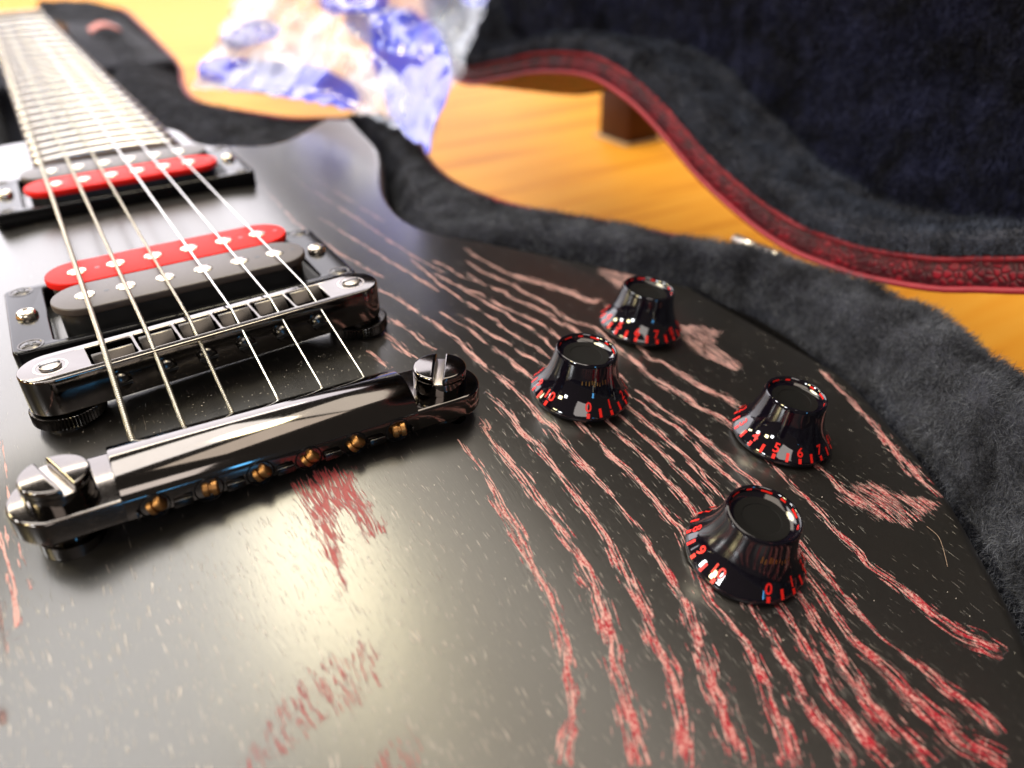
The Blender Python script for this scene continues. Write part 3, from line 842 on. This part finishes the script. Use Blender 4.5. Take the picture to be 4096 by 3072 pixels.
def knob_print(phi0, step=30.6):
    V, F = [], []
    def strip(s0, s1, phi, w_):
        k0 = len(V)
        N = 6
        for i in range(N + 1):
            s = s0 + (s1 - s0) * i / N
            r = np.interp(s, ARC, PROF[:, 0])
            for q in (-1, 1):
                V.append(on_knob(s, phi + q * w_ / 2 / r, .07))
        for i in range(N):
            a = k0 + 2 * i
            F.append((a, a + 1, a + 3, a + 2))
    for k in range(11):
        phi = math.radians(phi0 + k * step)
        strip(.0, 1.3, phi, .85)
        if k < 10:
            strip(.1, 2.4, phi + math.radians(step / 2), .75)
        tv, tf = text_tris(str(k))
        k0 = len(V)
        for x, y, _ in tv:
            s = 1.75 + y * 2.45
            V.append(on_knob(s, phi + x * 2.45 * .95 / 11.0, .06))
        F.extend([tuple(i + k0 for i in q) for q in tf])
    for k in range(11):                                           # painted refraction of the scale numbers in the dished top rim
        phi = math.radians(phi0 + k * step)
        k0 = len(V)
        w_ = .17 if k % 2 else .09
        for r_, z_ in ((7.2, 14.2), (7.1, 13.75)):
            for q in (-w_, 0, w_):
                V.append(((r_ - .05) * math.cos(phi + q), (r_ - .05) * math.sin(phi + q), z_))
        F.append((k0, k0 + 1, k0 + 4, k0 + 3)); F.append((k0 + 1, k0 + 2, k0 + 5, k0 + 4))
    return mesh_np('knob_scale', V, F)


M_knob = simple("smoked_gloss_acrylic", (0.004, 0.003, 0.006), 0.045, 0, 0.9, rvar=0.02)
M_inset = simple("matte_black_inset", (0.004, 0.004, 0.004), 0.6, 0, 0.12)
knob_me = lathe(knob_prof(), 72, name='control_knob')
for (kx, ky, kz, ax, ay, phi0, glint, lb) in (
        (79.488, -4.415, -8.419, .07, -.098, 244, True, 'knob nearest the tailpiece stud'),
        (123.056, 23.678, -13.628, .109, -.093, 40, False, 'farthest knob beside the fur'),
        (122.146, -36.989, -19.145, .09, -.115, 60, False, 'right-hand knob near the fur edge'),
        (80.397, -65.152, -17.521, .041, -.195, 247, True, 'front knob, nearest the viewer')):
    k = link('control_knob', knob_me, M_knob, guitar, (kx, ky, kz))
    k.rotation_mode = 'QUATERNION'
    nn = Vector((math.tan(ax), math.tan(ay), 1)).normalized()
    k.rotation_quaternion = Vector((0, 0, 1)).rotation_difference(nn)
    k['label'] = lb
    link('knob_scale', knob_print(phi0), M_red_print, k)
    if glint:  # gold marks painted on the surface: the shaft glinting through the plastic
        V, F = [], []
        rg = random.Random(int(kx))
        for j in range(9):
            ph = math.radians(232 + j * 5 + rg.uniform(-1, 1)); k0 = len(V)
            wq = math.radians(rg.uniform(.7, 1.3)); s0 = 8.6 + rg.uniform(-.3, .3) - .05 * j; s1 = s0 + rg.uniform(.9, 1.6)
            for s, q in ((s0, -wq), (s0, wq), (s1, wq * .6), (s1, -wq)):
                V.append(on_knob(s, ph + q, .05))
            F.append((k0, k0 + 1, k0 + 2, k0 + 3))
        link('painted_shaft_glint', mesh_np('painted_shaft_glint', V, F), M_gold_glint, k)
    link('knob_inset', lathe([(5.9, 12.75), (5.9, 12.98), (4.2, 12.86), (3.8, 12.45), (.1, 12.42)], 40, name='knob_inset'), M_inset, k)
    # stem filling between the knob and the carved top
    link('knob_stem', lathe([(4, -6), (4, 1.5)], 24, name='knob_stem'), M_black_dull, k)

# ------------------------------------------------------------------ fur
def plush_mat(name, c0, c1, sheen=0.6):
    m, nt, b = new_mat(name)
    v = coords(nt)
    n1 = noise(nt, v, 0.06, 5, 0.65)
    n2 = noise(nt, v, 0.9, 4, 0.7)
    t = math_(nt, 'MULTIPLY_ADD', n2, 0.6, math_(nt, 'MULTIPLY_ADD', n1, 1.0, -0.3))
    nt.links.new(ramp(nt, t, [(0.36, c0), (0.66, c1)]), b.inputs['Base Color'])
    b.inputs['Roughness'].default_value = 0.9
    b.inputs['Specular IOR Level'].default_value = 0.15
    b.inputs['Sheen Weight'].default_value = sheen
    b.inputs['Sheen Roughness'].default_value = 0.45
    b.inputs['Sheen Tint'].default_value = (0.75, 0.78, 0.9, 1)
    bump(nt, b, noise(nt, v, 0.8, 6, 0.75), 1.0, 1.0)
    return m


M_fur = plush_mat("black_plush", (0.003, 0.003, 0.006), (0.030, 0.032, 0.048), 0.18)
M_hair = plush_mat("black_plush_strands", (0.005, 0.005, 0.009), (0.155, 0.165, 0.195), 0.12)
M_lip_hair = plush_mat("blue_black_plush_strands", (0.003, 0.003, 0.008), (0.075, 0.09, 0.135), 0.10)
M_navy = plush_mat("navy_plush", (0.001, 0.001, 0.003), (0.008, 0.009, 0.028), 0.05)
M_navy_hair = plush_mat("navy_plush_strands", (0.0008, 0.0008, 0.003), (0.028, 0.032, 0.085), 0.05)


def strands(me, n, length, width, seed, wfun=None, comb=(0.3, -0.5, 0), droop=.5, jitter=.8, clump=9.0):
    """one mesh of n short bent hairs growing from the faces of me (mm)"""
    rg = np.random.default_rng(seed)
    co = np.empty(len(me.vertices) * 3); me.vertices.foreach_get('co', co); co = co.reshape(-1, 3) / S
    me.calc_loop_triangles()
    tr = np.empty(len(me.loop_triangles) * 3, np.int32); me.loop_triangles.foreach_get('vertices', tr); tr = tr.reshape(-1, 3)
    A, B_, D = co[tr[:, 0]], co[tr[:, 1]], co[tr[:, 2]]
    N = np.cross(B_ - A, D - A); ar = np.linalg.norm(N, axis=1); N /= ar[:, None] + 1e-12
    wgt = ar.copy()
    if wfun is not None: wgt *= wfun((A + B_ + D) / 3)
    pick = rg.choice(len(tr), n, p=wgt / wgt.sum())
    u, v_ = rg.random(n), rg.random(n)
    fl = u + v_ > 1; u[fl], v_[fl] = 1 - u[fl], 1 - v_[fl]
    P = A[pick] + (B_ - A)[pick] * u[:, None] + (D - A)[pick] * v_[:, None]
    Nn = N[pick]
    # tufts: smooth pseudo-random lean field
    ph = rg.random((6, 3)) * 6.28; kf = rg.normal(size=(6, 3)) / clump
    lean = np.zeros((n, 3))
    for i in range(6):
        lean[:, i % 3] += np.sin(P @ kf[i] * 6.28 / 2 + ph[i, 0])
    dirv = Nn + np.array(comb) + .45 * lean * .6 + rg.normal(size=(n, 3)) * jitter * .5
    dirv /= np.linalg.norm(dirv, axis=1)[:, None]
    ln = length * (0.5 + rg.random(n) * .8)
    side = np.cross(dirv, rg.normal(size=(n, 3))); side /= np.linalg.norm(side, axis=1)[:, None] + 1e-9
    bend = rg.normal(size=(n, 3)) * .5 + np.array(comb) * .6 - np.array([0, 0, droop])
    p0 = P - Nn * .3
    p1 = p0 + dirv * (ln * .55)[:, None]
    d2 = dirv + bend * .7; d2 /= np.linalg.norm(d2, axis=1)[:, None]
    p2 = p1 + d2 * (ln * .5)[:, None]
    w2 = width / 2
    V = np.stack([p0 - side * w2, p0 + side * w2, p1 + side * w2 * .8, p1 - side * w2 * .8, p2], 1).reshape(-1, 3)
    k = np.arange(n)[:, None] * 5
    F = np.concatenate([k + [0, 1, 2], k + [0, 2, 3], k + [3, 2, 4]], 0)
    return mesh_np('fur', V, F.astype(np.int32), smooth=False)


# ------------------------------------------------------------------ guitar case
case = tag(empty('guitar_case', (0, 0, -100)), 'open guitar case with black fur lining and a red crocodile pattern edge, holding the guitar', 'guitar case')
case_off = Vector((0, 0, 100))


def clink(name, me, mat, parent=None):
    o = link(name, me, mat, parent or case)
    if parent is None: o.location = case_off * S
    return o


PAIR = [((26, 1075), (40, 1085)), ((30, 1040), (96, 1062)), ((30, 1000), (116, 1010)), ((26, 900), (112, 880)), ((27, 760), (104, 720)), ((29, 620), (96, 600)), ((31, 500), (80, 500)), ((32, 400), (79, 440)), ((33, 330), (100, 394)), ((35, 262), (119, 362)), ((38.7, 236.7), (136, 350)), ((47.0, 229.6), (142, 346)), ((63.3, 230.3), (147, 342)), ((80.7, 245.5), (151, 338)), ((101.7, 274.3), (155, 333)), ((116.5, 295.3), (158, 326)), ((130.0, 307.3), (161, 315)), ((138.2, 303.8), (163, 300)), ((135.3, 279.9), (163, 282)), ((131.4, 253.3), (157, 258)), ((128.8, 235.5), (151, 240)), ((120.5, 210.8), (145, 214)), ((105.2, 174.0), (143, 186)), ((97.4, 148.8), (147, 160)), ((95.7, 129.5), (154, 139)), ((100.9, 118.9), (164, 121)), ((114.7, 109.8), (174, 103)), ((131.1, 98.6), (184, 84)), ((148.5, 81.7), (192, 66)), ((163.4, 65.8), (199, 51)), ((175.0, 51.4), (204, 32)), ((181.8, 32.9), (208.5, 14)), ((182.0, 10.4), (210, -4)), ((177.1, -11.2), (207, -22)), ((169.5, -31.7), (203, -34)), ((160.3, -50.1), (196, -48)), ((150.6, -67.3), (187, -65)), ((138, -90), (176, -92)), ((118, -116), (160, -119)), ((90, -133), (130, -147)), ((61, -147), (92, -168)), ((30, -154), (45, -180)), ((0, -156), (0, -184))]
bassP = [((-a[0] if a[1] < 60 else -a[0] - 2, a[1]), (-b_[0], b_[1])) for a, b_ in PAIR if a[1] < 130][::-1][1:]
bassP += [((-100, 140), (-150, 150)), ((-108, 165), (-150, 180)), ((-117, 190), (-158, 205)), ((-119, 215), (-163, 240)), ((-112, 243), (-160, 275)), ((-95, 263), (-140, 310)), ((-70, 272), (-112, 335)), ((-42, 278), (-100, 360)),
          ((-42, 330), (-92, 400)), ((-40, 500), (-90, 520)), ((-42, 760), (-100, 760)), ((-46, 1000), (-124, 1010)), ((-40, 1040), (-100, 1062)), ((-36, 1075), (-48, 1085))]
pairs = PAIR + bassP
PI_ = np.array([np.array(a + b_) for a, b_ in pairs], float)
PQ = resample(PI_, 4.0, closed=False)                              # columns: inner x,y outer x,y
ni = len(PQ)
prof_u = np.array([0, .0, .04, .10, .18, .28, .4, .52, .64, .75, .84, .91, .96, 1.0])
prof_z = np.array([-62, -40, -27, -19, -13.5, -10.5, -9.2, -9.0, -9.6, -11, -12.8, -14.2, -15.4, -17.5])
uu = np.interp(np.linspace(0, 13, 34), np.arange(14), prof_u)
zz = np.interp(np.linspace(0, 13, 34), np.arange(14), prof_z)
V = []
for i in range(ni):
    ix, iy, ox, oy = PQ[i]
    wdt = math.hypot(ox - ix, oy - iy)
    far = min(1, max(0, (iy - 150) / 150))
    for u, z_ in zip(uu, zz):
        x, y = ix + (ox - ix) * u, iy + (oy - iy) * u
        lump = 1.0
        dz = 2.6 * mnoise.noise(Vector((x, y, 7)) / 18) + 1.5 * mnoise.noise(Vector((x, y, 3)) / 7) + .7 * mnoise.noise(Vector((x, y, 1)) / 3.2)
        hump = math.sin(math.pi * min(1, max(0, u)))
        near = min(1, max(0, (20 - iy) / 90)) if ix > 90 else 0      # the padding puffs up at the lower bout
        bul = near * 7.0 * hump
        V.append((x - near * 5.5 * hump ** 2 * (1 if u < .5 else 0), y, z_ + dz * (0.2 + .8 * hump) + bul + far * (5 * hump - 2)))
k = len(uu)
F = [(i * k + j, i * k + j + 1, (i + 1) * k + j + 1, (i + 1) * k + j) for i in range(ni - 1) for j in range(k - 1)]
pad_me = mesh_np('padding', V, F)
_bm = bmesh.new(); _bm.from_mesh(pad_me); bmesh.ops.recalc_face_normals(_bm, faces=_bm.faces)
_bm.faces.ensure_lookup_table()
if sum(f_.normal.z for f_ in _bm.faces) < 0: bmesh.ops.reverse_faces(_bm, faces=_bm.faces)
_bm.to_mesh(pad_me); _bm.free()
clink('rim_padding', pad_me, M_fur)
vis = lambda c: (np.where((c[:, 0] > -40), 1.0, .1) * np.clip(90.0 / np.hypot(c[:, 0] + 26, c[:, 1] + 148), .12, 1.2) ** 1.5 * (c[:, 2] > -35) * (c[:, 1] > -135))
fo = clink('fur', strands(pad_me, 150000, 3.6, .17, 5, vis, comb=(0.15, -0.55, 0.0)), M_hair)
fo['kind'] = 'stuff'

# floor lining, shell, piping
floor_poly = [tuple(p) for p in PQ[:, 2:4][::4]]
clink('floor_lining', plate([floor_poly], -62, -60, 0, 'floor_lining'), M_fur)


def croc_mat(name, col, dark):
    m, nt, b = new_mat(name)
    v = coords(nt)
    vo = nd(nt, 'ShaderNodeTexVoronoi', feature='DISTANCE_TO_EDGE'); vo.inputs['Scale'].default_value = 0.42
    nt.links.new(v, vo.inputs['Vector'])
    edge = math_(nt, 'MULTIPLY', vo.outputs['Distance'], 4.0, clamp=True)
    big = noise(nt, v, 0.11, 3)
    c = mixc(nt, ramp(nt, big, [(0.42, 0.0), (0.6, 1.0)]), dark, col)
    c = mixc(nt, edge, tuple(x * .5 for x in dark), c)
    nt.links.new(c, b.inputs['Base Color'])
    b.inputs['Roughness'].default_value = 0.5
    b.inputs['Specular IOR Level'].default_value = 0.35
    bump(nt, b, edge, 0.6, 0.5)
    return m


M_croc = croc_mat("red_crocodile_vinyl", (0.26, 0.006, 0.018), (0.07, 0.003, 0.010))
M_pipe = simple("red_piping", (0.30, 0.018, 0.03), 0.5, 0, 0.4, var=0.35, vscale=0.25, bump_s=0.5, bump_scale=.6)
outl = resample(PQ[:, 2:4], 5.0, closed=False, smooth=False)
n = len(outl)
T_ = np.gradient(outl, axis=0); T_ /= np.linalg.norm(T_, axis=1)[:, None]
Nn = np.stack([T_[:, 1], -T_[:, 0]], -1)
if np.mean((outl + Nn * 5)[:, 0] * np.sign(outl[:, 0]) - outl[:, 0] * np.sign(outl[:, 0])) < 0: Nn = -Nn
rows = [(0, -17.4), (1.8, -17.0), (2.6, -18.0), (2.8, -30), (3.2, -92), (0, -99.6)]
V = [(outl[i, 0] + Nn[i, 0] * o_, outl[i, 1] + Nn[i, 1] * o_, z_) for i in range(n) for o_, z_ in rows]
k = len(rows)
F = [(i * k + j, i * k + j + 1, (i + 1) * k + j + 1, (i + 1) * k + j) for i in range(n - 1) for j in range(k - 1)]
clink('case_shell', mesh_np('case_shell', V, F), M_croc)
clink('piping', tube([(outl[i, 0] + Nn[i, 0] * 2.4, outl[i, 1] + Nn[i, 1] * 2.4, -16.4) for i in range(n)], 1.25, 8, name='piping'), M_pipe)

# raised accessory box beside the neck with its pull tab
acc = plate([rrect(34, 560, 92, 850, 8, 5)], -58, -6.0, 5.0, 'accessory_box', 4)
bm = bmesh.new(); bm.from_mesh(acc); bmesh.ops.triangulate(bm, faces=bm.faces)
bmesh.ops.subdivide_edges(bm, edges=[e for e in bm.edges if e.calc_length() > .02], cuts=3, use_grid_fill=False)
bm.to_mesh(acc); bm.free()
clink('accessory_box', acc, M_fur)
M_tab = simple("brown_red_leather_tab", (0.50, 0.11, 0.06), 0.5, 0, .5, bump_s=.3)
tabp = [(50 + 25 * t, 738 - 6 * t, -2 + 5 * math.sin(math.pi * t)) for t in np.linspace(0, 1, 9)]
V, F = [], []
for (x, y, z_) in tabp:
    V += [(x, y - 10, z_), (x, y + 10, z_ + 1.0), (x, y + 10, z_ - .6), (x, y - 10, z_ - 1.6)]
for i in range(8):
    for j in range(4): F.append((i * 4 + j, i * 4 + (j + 1) % 4, (i + 1) * 4 + (j + 1) % 4, (i + 1) * 4 + j))
F += [(0, 1, 2, 3), (32, 35, 34, 33)]
clink('pull_tab', mesh_np('pull_tab', V, F, smooth=False), M_tab)

# ------------------------------------------------------------------ lid
lid = empty('lid', (0, 0, 0), case)
lid.location = case_off * S
lid['label'] = 'open lid standing up behind the guitar'
LE = math.radians(12)
LN = np.array([math.cos(LE), 0, -math.sin(LE)])                    # into the lid
LU = np.array([math.sin(LE), 0, math.cos(LE)])
LO = np.array([211.5, 0, -17.0])
LID = [(-43, 19), (-29, 14), (-15, 9), (10, 4), (26, 3), (44, 3), (67, 7), (98, 16), (134, 31), (160, 39), (191, 43), (233, 38), (265, 30), (306, 20), (335, 22), (362, 40),
       (395, 75), (430, 100), (520, 108), (700, 106), (900, 100), (1060, 92), (1075, 120), (1075, 300), (1060, 325), (900, 320), (600, 312), (420, 312), (380, 350), (340, 390), (290, 398), (230, 385), (180, 380), (130, 388),
       (80, 405), (20, 420), (-50, 410), (-110, 370), (-150, 310), (-165, 230), (-150, 150), (-115, 85), (-80, 42), (-58, 26)]
lo = resample(LID, 5.0)
n = len(lo)


def lid_off(d):
    T = np.roll(lo, -1, 0) - np.roll(lo, 1, 0); T /= np.linalg.norm(T, axis=1)[:, None]
    Nv = np.stack([-T[:, 1], T[:, 0]], -1)
    return lo + Nv * d


def lid_pts(d, depth, wob=0):
    q = lid_off(d)
    P = LO + q[:, :1] * np.array([0, 1.0, 0]) + q[:, 1:2] * LU + depth * LN
    return P


def loft(rings, name, amp=0.0):
    V = np.vstack(rings); m = len(rings)
    if amp:
        V = np.array([p + LN * amp * (mnoise.noise(Vector(p) / 14) + .5 * mnoise.noise(Vector(p) / 5)) for p in V])
    F = [(j * n + i, j * n + (i + 1) % n, (j + 1) * n + (i + 1) % n, (j + 1) * n + i) for j in range(m - 1) for i in range(n)]
    return mesh_np(name, V, F)


# lower/near part of the outline turns inward where d > 0
clink('lid_edge', loft([lid_pts(0, 8.0), lid_pts(0, 1.0), lid_pts(.8, 0), lid_pts(9.5, 0), lid_pts(10.6, .8)], 'lid_edge'), M_croc, lid)
clink('lid_wall', loft([lid_pts(0, 2.0), lid_pts(-.4, 70.0), lid_pts(6, 78)], 'lid_wall'), M_croc, lid)
pp = lid_pts(.3, -.2)
clink('lid_piping', tube(pp, 1.15, 8, closed=True, name='lid_piping'), M_pipe, lid)
pp = lid_pts(10.0, -.4)
clink('lid_piping', tube(pp, 0.95, 8, closed=True, name='lid_piping'), M_pipe, lid)
lip = loft([lid_pts(10.6, .4), lid_pts(11.2, -1.2), lid_pts(13.5, -2.2), lid_pts(16.5, -1.0), lid_pts(18.5, 3), lid_pts(19.5, 10), lid_pts(19, 22), lid_pts(19, 38), lid_pts(22, 50)], 'lid_fur_lip', 1.2)
lipo = clink('lid_fur_lip', lip, M_fur, lid)
# back panel, quilted plush
yy_, hh_ = np.meshgrid(np.arange(-150, 1070, 6.0), np.arange(10, 412, 6.0))
q = np.stack([yy_.ravel(), hh_.ravel()], -1)
inn = inside(q, lid_off(18.0))
dd = np.zeros(len(q))
P3 = []
for (a, h_), ok in zip(q, inn):
    bulge = 4.5 * mnoise.noise(Vector((a / 45, h_ / 45, 2))) + 3.0 * mnoise.noise(Vector((a / 16, h_ / 16, 5))) + 1.4 * mnoise.noise(Vector((a / 6, h_ / 6, 9)))
    P3.append(LO + np.array([0, a, 0]) + h_ * LU + (49 - bulge) * LN)
nyy, nhh = yy_.shape[1], yy_.shape[0]
I = inn.reshape(nhh, nyy)
F = [(j * nyy + i, (j + 1) * nyy + i, (j + 1) * nyy + i + 1, j * nyy + i + 1) for j in range(nhh - 1) for i in range(nyy - 1) if I[j, i] or I[j + 1, i] or I[j, i + 1] or I[j + 1, i + 1]]
panel = mesh_np('lid_panel', P3, F)
clink('lid_panel', panel, M_navy, lid)
clink('lid_shell', mesh_np('lid_shell', [LO + np.array([0, a, 0]) + h_ * LU + 79 * LN for a, h_ in lo], [tuple(range(n))]), M_croc, lid)


def orient(me, toward):
    """flip every face to look along 'toward'"""
    bm = bmesh.new(); bm.from_mesh(me)
    t = Vector(toward)
    if sum(f_.normal.dot(t) * f_.calc_area() for f_ in bm.faces) < 0: bmesh.ops.reverse_faces(bm, faces=bm.faces)
    bm.to_mesh(me); bm.free(); me.update()


orient(panel, (-1, 0, 0))
nearw = lambda c: (c[:, 1] < 420) * (c[:, 2] < 130) * np.clip(1.6 - c[:, 1] / 260, .3, 1.6)
fo = clink('fur', strands(panel, 110000, 4.2, .30, 8, nearw, comb=(-.1, -.3, -.35), droop=.3, clump=14), M_navy_hair, lid)
fo['kind'] = 'stuff'
# the lip hairs grow out of whichever side faces the open lid
bm = bmesh.new(); bm.from_mesh(lip)
for f_ in bm.faces:
    c_ = f_.calc_center_median() / S
    # toward the viewer and the lid's middle
    ctr = Vector(LO + np.array([0, 150, 0]) + 200 * LU)
    if f_.normal.dot((ctr - Vector(c_)).normalized() * .6 - Vector(LN)) < 0: f_.normal_flip()
bm.to_mesh(lip); bm.free()
fo = clink('fur', strands(lip, 60000, 3.4, .26, 9, lambda c: (c[:, 1] < 360) * (c[:, 2] < 90), comb=(-.2, -.3, .0), droop=.2, clump=10), M_lip_hair, lid)
fo['kind'] = 'stuff'

# hinge joining lid and case: two leaves and three knuckles
M_hinge = simple("brushed_steel_hinge", (0.75, 0.70, 0.62), 0.30, 1.0, bump_s=.2)
hinge = empty('hinge', (0, 0, 0), case)
hinge.location = case_off * S
hp = np.array([206.5, 46.0, -17.5])
for j in range(3):
    y0 = 27 + j * 13.5
    kn = tube([(208.0 - .02 * (y0 - 40) ** 1, y0, -17.2), (207.8, y0 + 12.6, -17.2)], 2.7, 14, name='knuckle')
    clink('knuckle', kn, M_hinge, hinge)
clink('leaf', box(203.5, 28, -26, 204.7 + 2, 66, -18.5, .3, 'leaf'), M_hinge, hinge)

# ------------------------------------------------------------------ table, wooden block
def table_mat():
    m, nt, b = new_mat("varnished_orange_wood")
    v = coords(nt, (0.003, 0.035, 0.02))
    n1 = noise(nt, v, 1.0, 5, 0.6)
    v2 = coords(nt, (0.008, 0.12, 0.1))
    n2 = noise(nt, v2, 1.0, 4, 0.6)
    t = math_(nt, 'MULTIPLY_ADD', n2, 0.45, math_(nt, 'MULTIPLY_ADD', n1, 0.9, -0.2))
    nt.links.new(ramp(nt, t, [(0.25, (0.60, 0.20, 0.012)), (0.45, (0.86, 0.37, 0.034)), (0.7, (0.92, 0.46, 0.06))]), b.inputs['Base Color'])
    b.inputs['Roughness'].default_value = 0.5
    b.inputs['Specular IOR Level'].default_value = 0.10
    bump(nt, b, n2, .1, .3)
    return m


tb = box(-2600, -900, -140, 2600, 3200, -100.2, 4, 'tabletop')
tag(link('tabletop', tb, table_mat()), kind='structure')

M_block = simple("dark_brown_wood", (0.06, 0.016, 0.008), 0.5, 0, .3, var=.4, vscale=.05)
blk = tag(empty('wooden_block', (432, 452, -100)), 'small dark brown wooden block on the orange table behind the raised lid edge', 'block')
link('block_body', box(12, -22, 1.2, 50, 22, 50, 2.0, 'block_body'), M_block, blk)
M_pale = simple("pale_felt", (0.55, 0.38, 0.22), .8)
link('block_foot', box(7, -25, 0, 55, 25, 1.6, .4, 'block_foot'), M_pale, blk)

# ------------------------------------------------------------------ clear plastic bag
def bag_mat():
    m = bpy.data.materials.new("printed_clear_film")
    m.use_nodes = True
    nt = m.node_tree; nt.nodes.clear(); L = nt.links
    out = nd(nt, 'ShaderNodeOutputMaterial')
    b = nd(nt, 'ShaderNodeBsdfPrincipled')
    tr = nd(nt, 'ShaderNodeBsdfTransparent')
    mx = nd(nt, 'ShaderNodeMixShader')
    v = coords(nt)
    ink = nd(nt, 'ShaderNodeAttribute', attribute_name='ink').outputs['Fac']
    n0 = noise(nt, v, 0.05, 3)
    inkm = math_(nt, 'MULTIPLY', math_(nt, 'ADD', ink, math_(nt, 'MULTIPLY_ADD', n0, .25, -.16)), 5, clamp=True)
    milk = ramp(nt, noise(nt, v, 0.035, 4), [(0.34, 0.12), (0.64, 0.55)])
    L.new(mixc(nt, inkm, (0.55, 0.62, 0.80), (0.05, 0.08, 0.72)), b.inputs['Base Color'])
    b.inputs['Roughness'].default_value = 0.13
    b.inputs['Specular IOR Level'].default_value = 0.9
    b.inputs['Coat Weight'].default_value = .6
    b.inputs['Coat Roughness'].default_value = 0.05
    bump(nt, b, noise(nt, v, 0.10, 4, .55), 0.30, 2.5)
    fac = math_(nt, 'MAXIMUM', milk, math_(nt, 'MULTIPLY', inkm, 0.9))
    L.new(fac, mx.inputs[0]); L.new(tr.outputs[0], mx.inputs[1]); L.new(b.outputs[0], mx.inputs[2])
    L.new(mx.outputs[0], out.inputs[0])
    return m


M_bag = bag_mat()
bag = tag(empty('plastic_bag', (110, 290, 6)), 'crumpled clear plastic bag with blue print, draped over the guitar horn and case edge', 'plastic bag')
BL, BM, BR = np.array([64., 366, 8]), np.array([119., 270, 7]), np.array([130., 190, 0.5])
TL, TM, TR = np.array([110., 392, 52]), np.array([150., 300, 58]), np.array([182., 217, 60])


def quad(a, b_, c, t):
    return (a * (1 - t) + b_ * t) if False else a * (1 - t) * (1 - 2 * t) + b_ * 4 * t * (1 - t) + c * t * (2 * t - 1)


def bag_sheet(off, seed, name):
    NS, NT = 110, 70
    V, ink = [], []
    for j in range(NT + 1):
        t = j / NT * 1.7
        for i in range(NS + 1):
            s = i / NS
            lo_, hi_ = quad(BL, BM, BR, s), quad(TL, TM, TR, s)
            p = lo_ + (hi_ - lo_) * t
            p = p + np.array([.55, .75, .25]) * off * math.sin(math.pi * s) ** .6 * min(1, t * 3)
            w1 = s * 13 + 2.2 * math.sin(t * 2.1 + seed) + 2.6 * mnoise.noise(Vector((s * 2, t * 2, seed)))
            fold = 8 * math.sin(w1) * abs(math.sin(w1)) + mnoise.noise(Vector((s * 3 + seed, t * 2, seed))) * 10
            fold += 3.2 * math.sin(t * 12 + s * 9 + 3 * mnoise.noise(Vector((s * 3, t * 2 + 4, seed + 2)))) + abs(mnoise.noise(Vector((s * 9 + t * 4, t * 5 - s * 3, seed + 4)))) * 4
            e = min(1, .25 + t * 2)
            p = p + np.array([-.45, -.8, .35]) * fold * e
            edge = mnoise.noise(Vector((t * 5, seed, s * 2))) * 5
            p = p + np.array([.6, -.6, 0]) * edge * (1 if s in (0, 1) else .2)
            if j == 0: p = p + np.array([0, 0, 1.0]) * abs(mnoise.noise(Vector((s * 12, 0, seed)))) * 5
            V.append(p)
            k = -1.0
            for (cs, ct, rs, rt, an) in INKS:
                ds, dt = s - cs, t - ct
                a_, b2 = ds * math.cos(an) + dt * math.sin(an), -ds * math.sin(an) + dt * math.cos(an)
                k = max(k, 1 - math.hypot(a_ / rs, b2 / rt))
            ink.append(k)
    W_ = NS + 1
    F = [(j * W_ + i, j * W_ + i + 1, (j + 1) * W_ + i + 1, (j + 1) * W_ + i) for j in range(NT) for i in range(NS)]
    me = mesh_np(name, V, F)
    a = me.attributes.new('ink', 'FLOAT', 'POINT'); a.data.foreach_set('value', np.array(ink, np.float32))
    me.transform(Matrix.Translation(-Vector((110, 290, 6)) * S))
    return me


INKS = [(.27, .16, .36, .22, -.25), (.80, .40, .22, .62, .3), (.47, .95, .18, .22, .4), (.95, 1.2, .12, .3, 0)]
link('bag_front', bag_sheet(0, 1.3, 'bag_front'), M_bag, bag)
INKS = [(.6, .6, .2, .25, 0), (.1, .5, .1, .2, 0)]
link('bag_back', bag_sheet(22, 6.1, 'bag_back'), M_bag, bag)

# ------------------------------------------------------------------ small stray things
M_fibre = simple("pale_fibre", (0.30, 0.21, 0.15), .5)
hz = lambda x, y: float(ztop(np.float64(x), np.float64(y)))
hp_ = [(129.5, -77), (128.5, -80.5), (126, -83.5), (122, -87.5)]
hr = resample([(x, y, hz(x, y) + .35 + .5 * math.sin(i)) for i, (x, y) in enumerate(hp_)], .6, closed=False)
tag(link('loose_hair', tube(hr, .055, 5, name='loose_hair'), M_fibre), 'single pale hair lying on the black guitar body near the fur', 'hair')

M_dust = simple("dust", (0.75, 0.70, 0.62), .6)
V, F = [], []
rg = np.random.default_rng(4)
for i in range(420):
    if i < 260: x, y = rg.uniform(-36, 36), rg.uniform(11, 34)
    else: x, y = rg.uniform(20, 120), rg.uniform(-110, 60)
    z_ = hz(x, y) + .03
    r_ = rg.uniform(.04, .13)
    k0 = len(V)
    a0 = rg.uniform(0, 6)
    for j in range(4):
        a = a0 + j * 1.57
        V.append((x + r_ * math.cos(a) * (1 + (j % 2) * rg.uniform(0, 1)), y + r_ * math.sin(a), z_ + .02 * j))
    F += [(k0, k0 + 1, k0 + 2), (k0, k0 + 2, k0 + 3)]
tag(link('dust', mesh_np('dust', V, F, smooth=False), M_dust), 'pale dust specks scattered on the black guitar top', 'dust', kind='stuff')
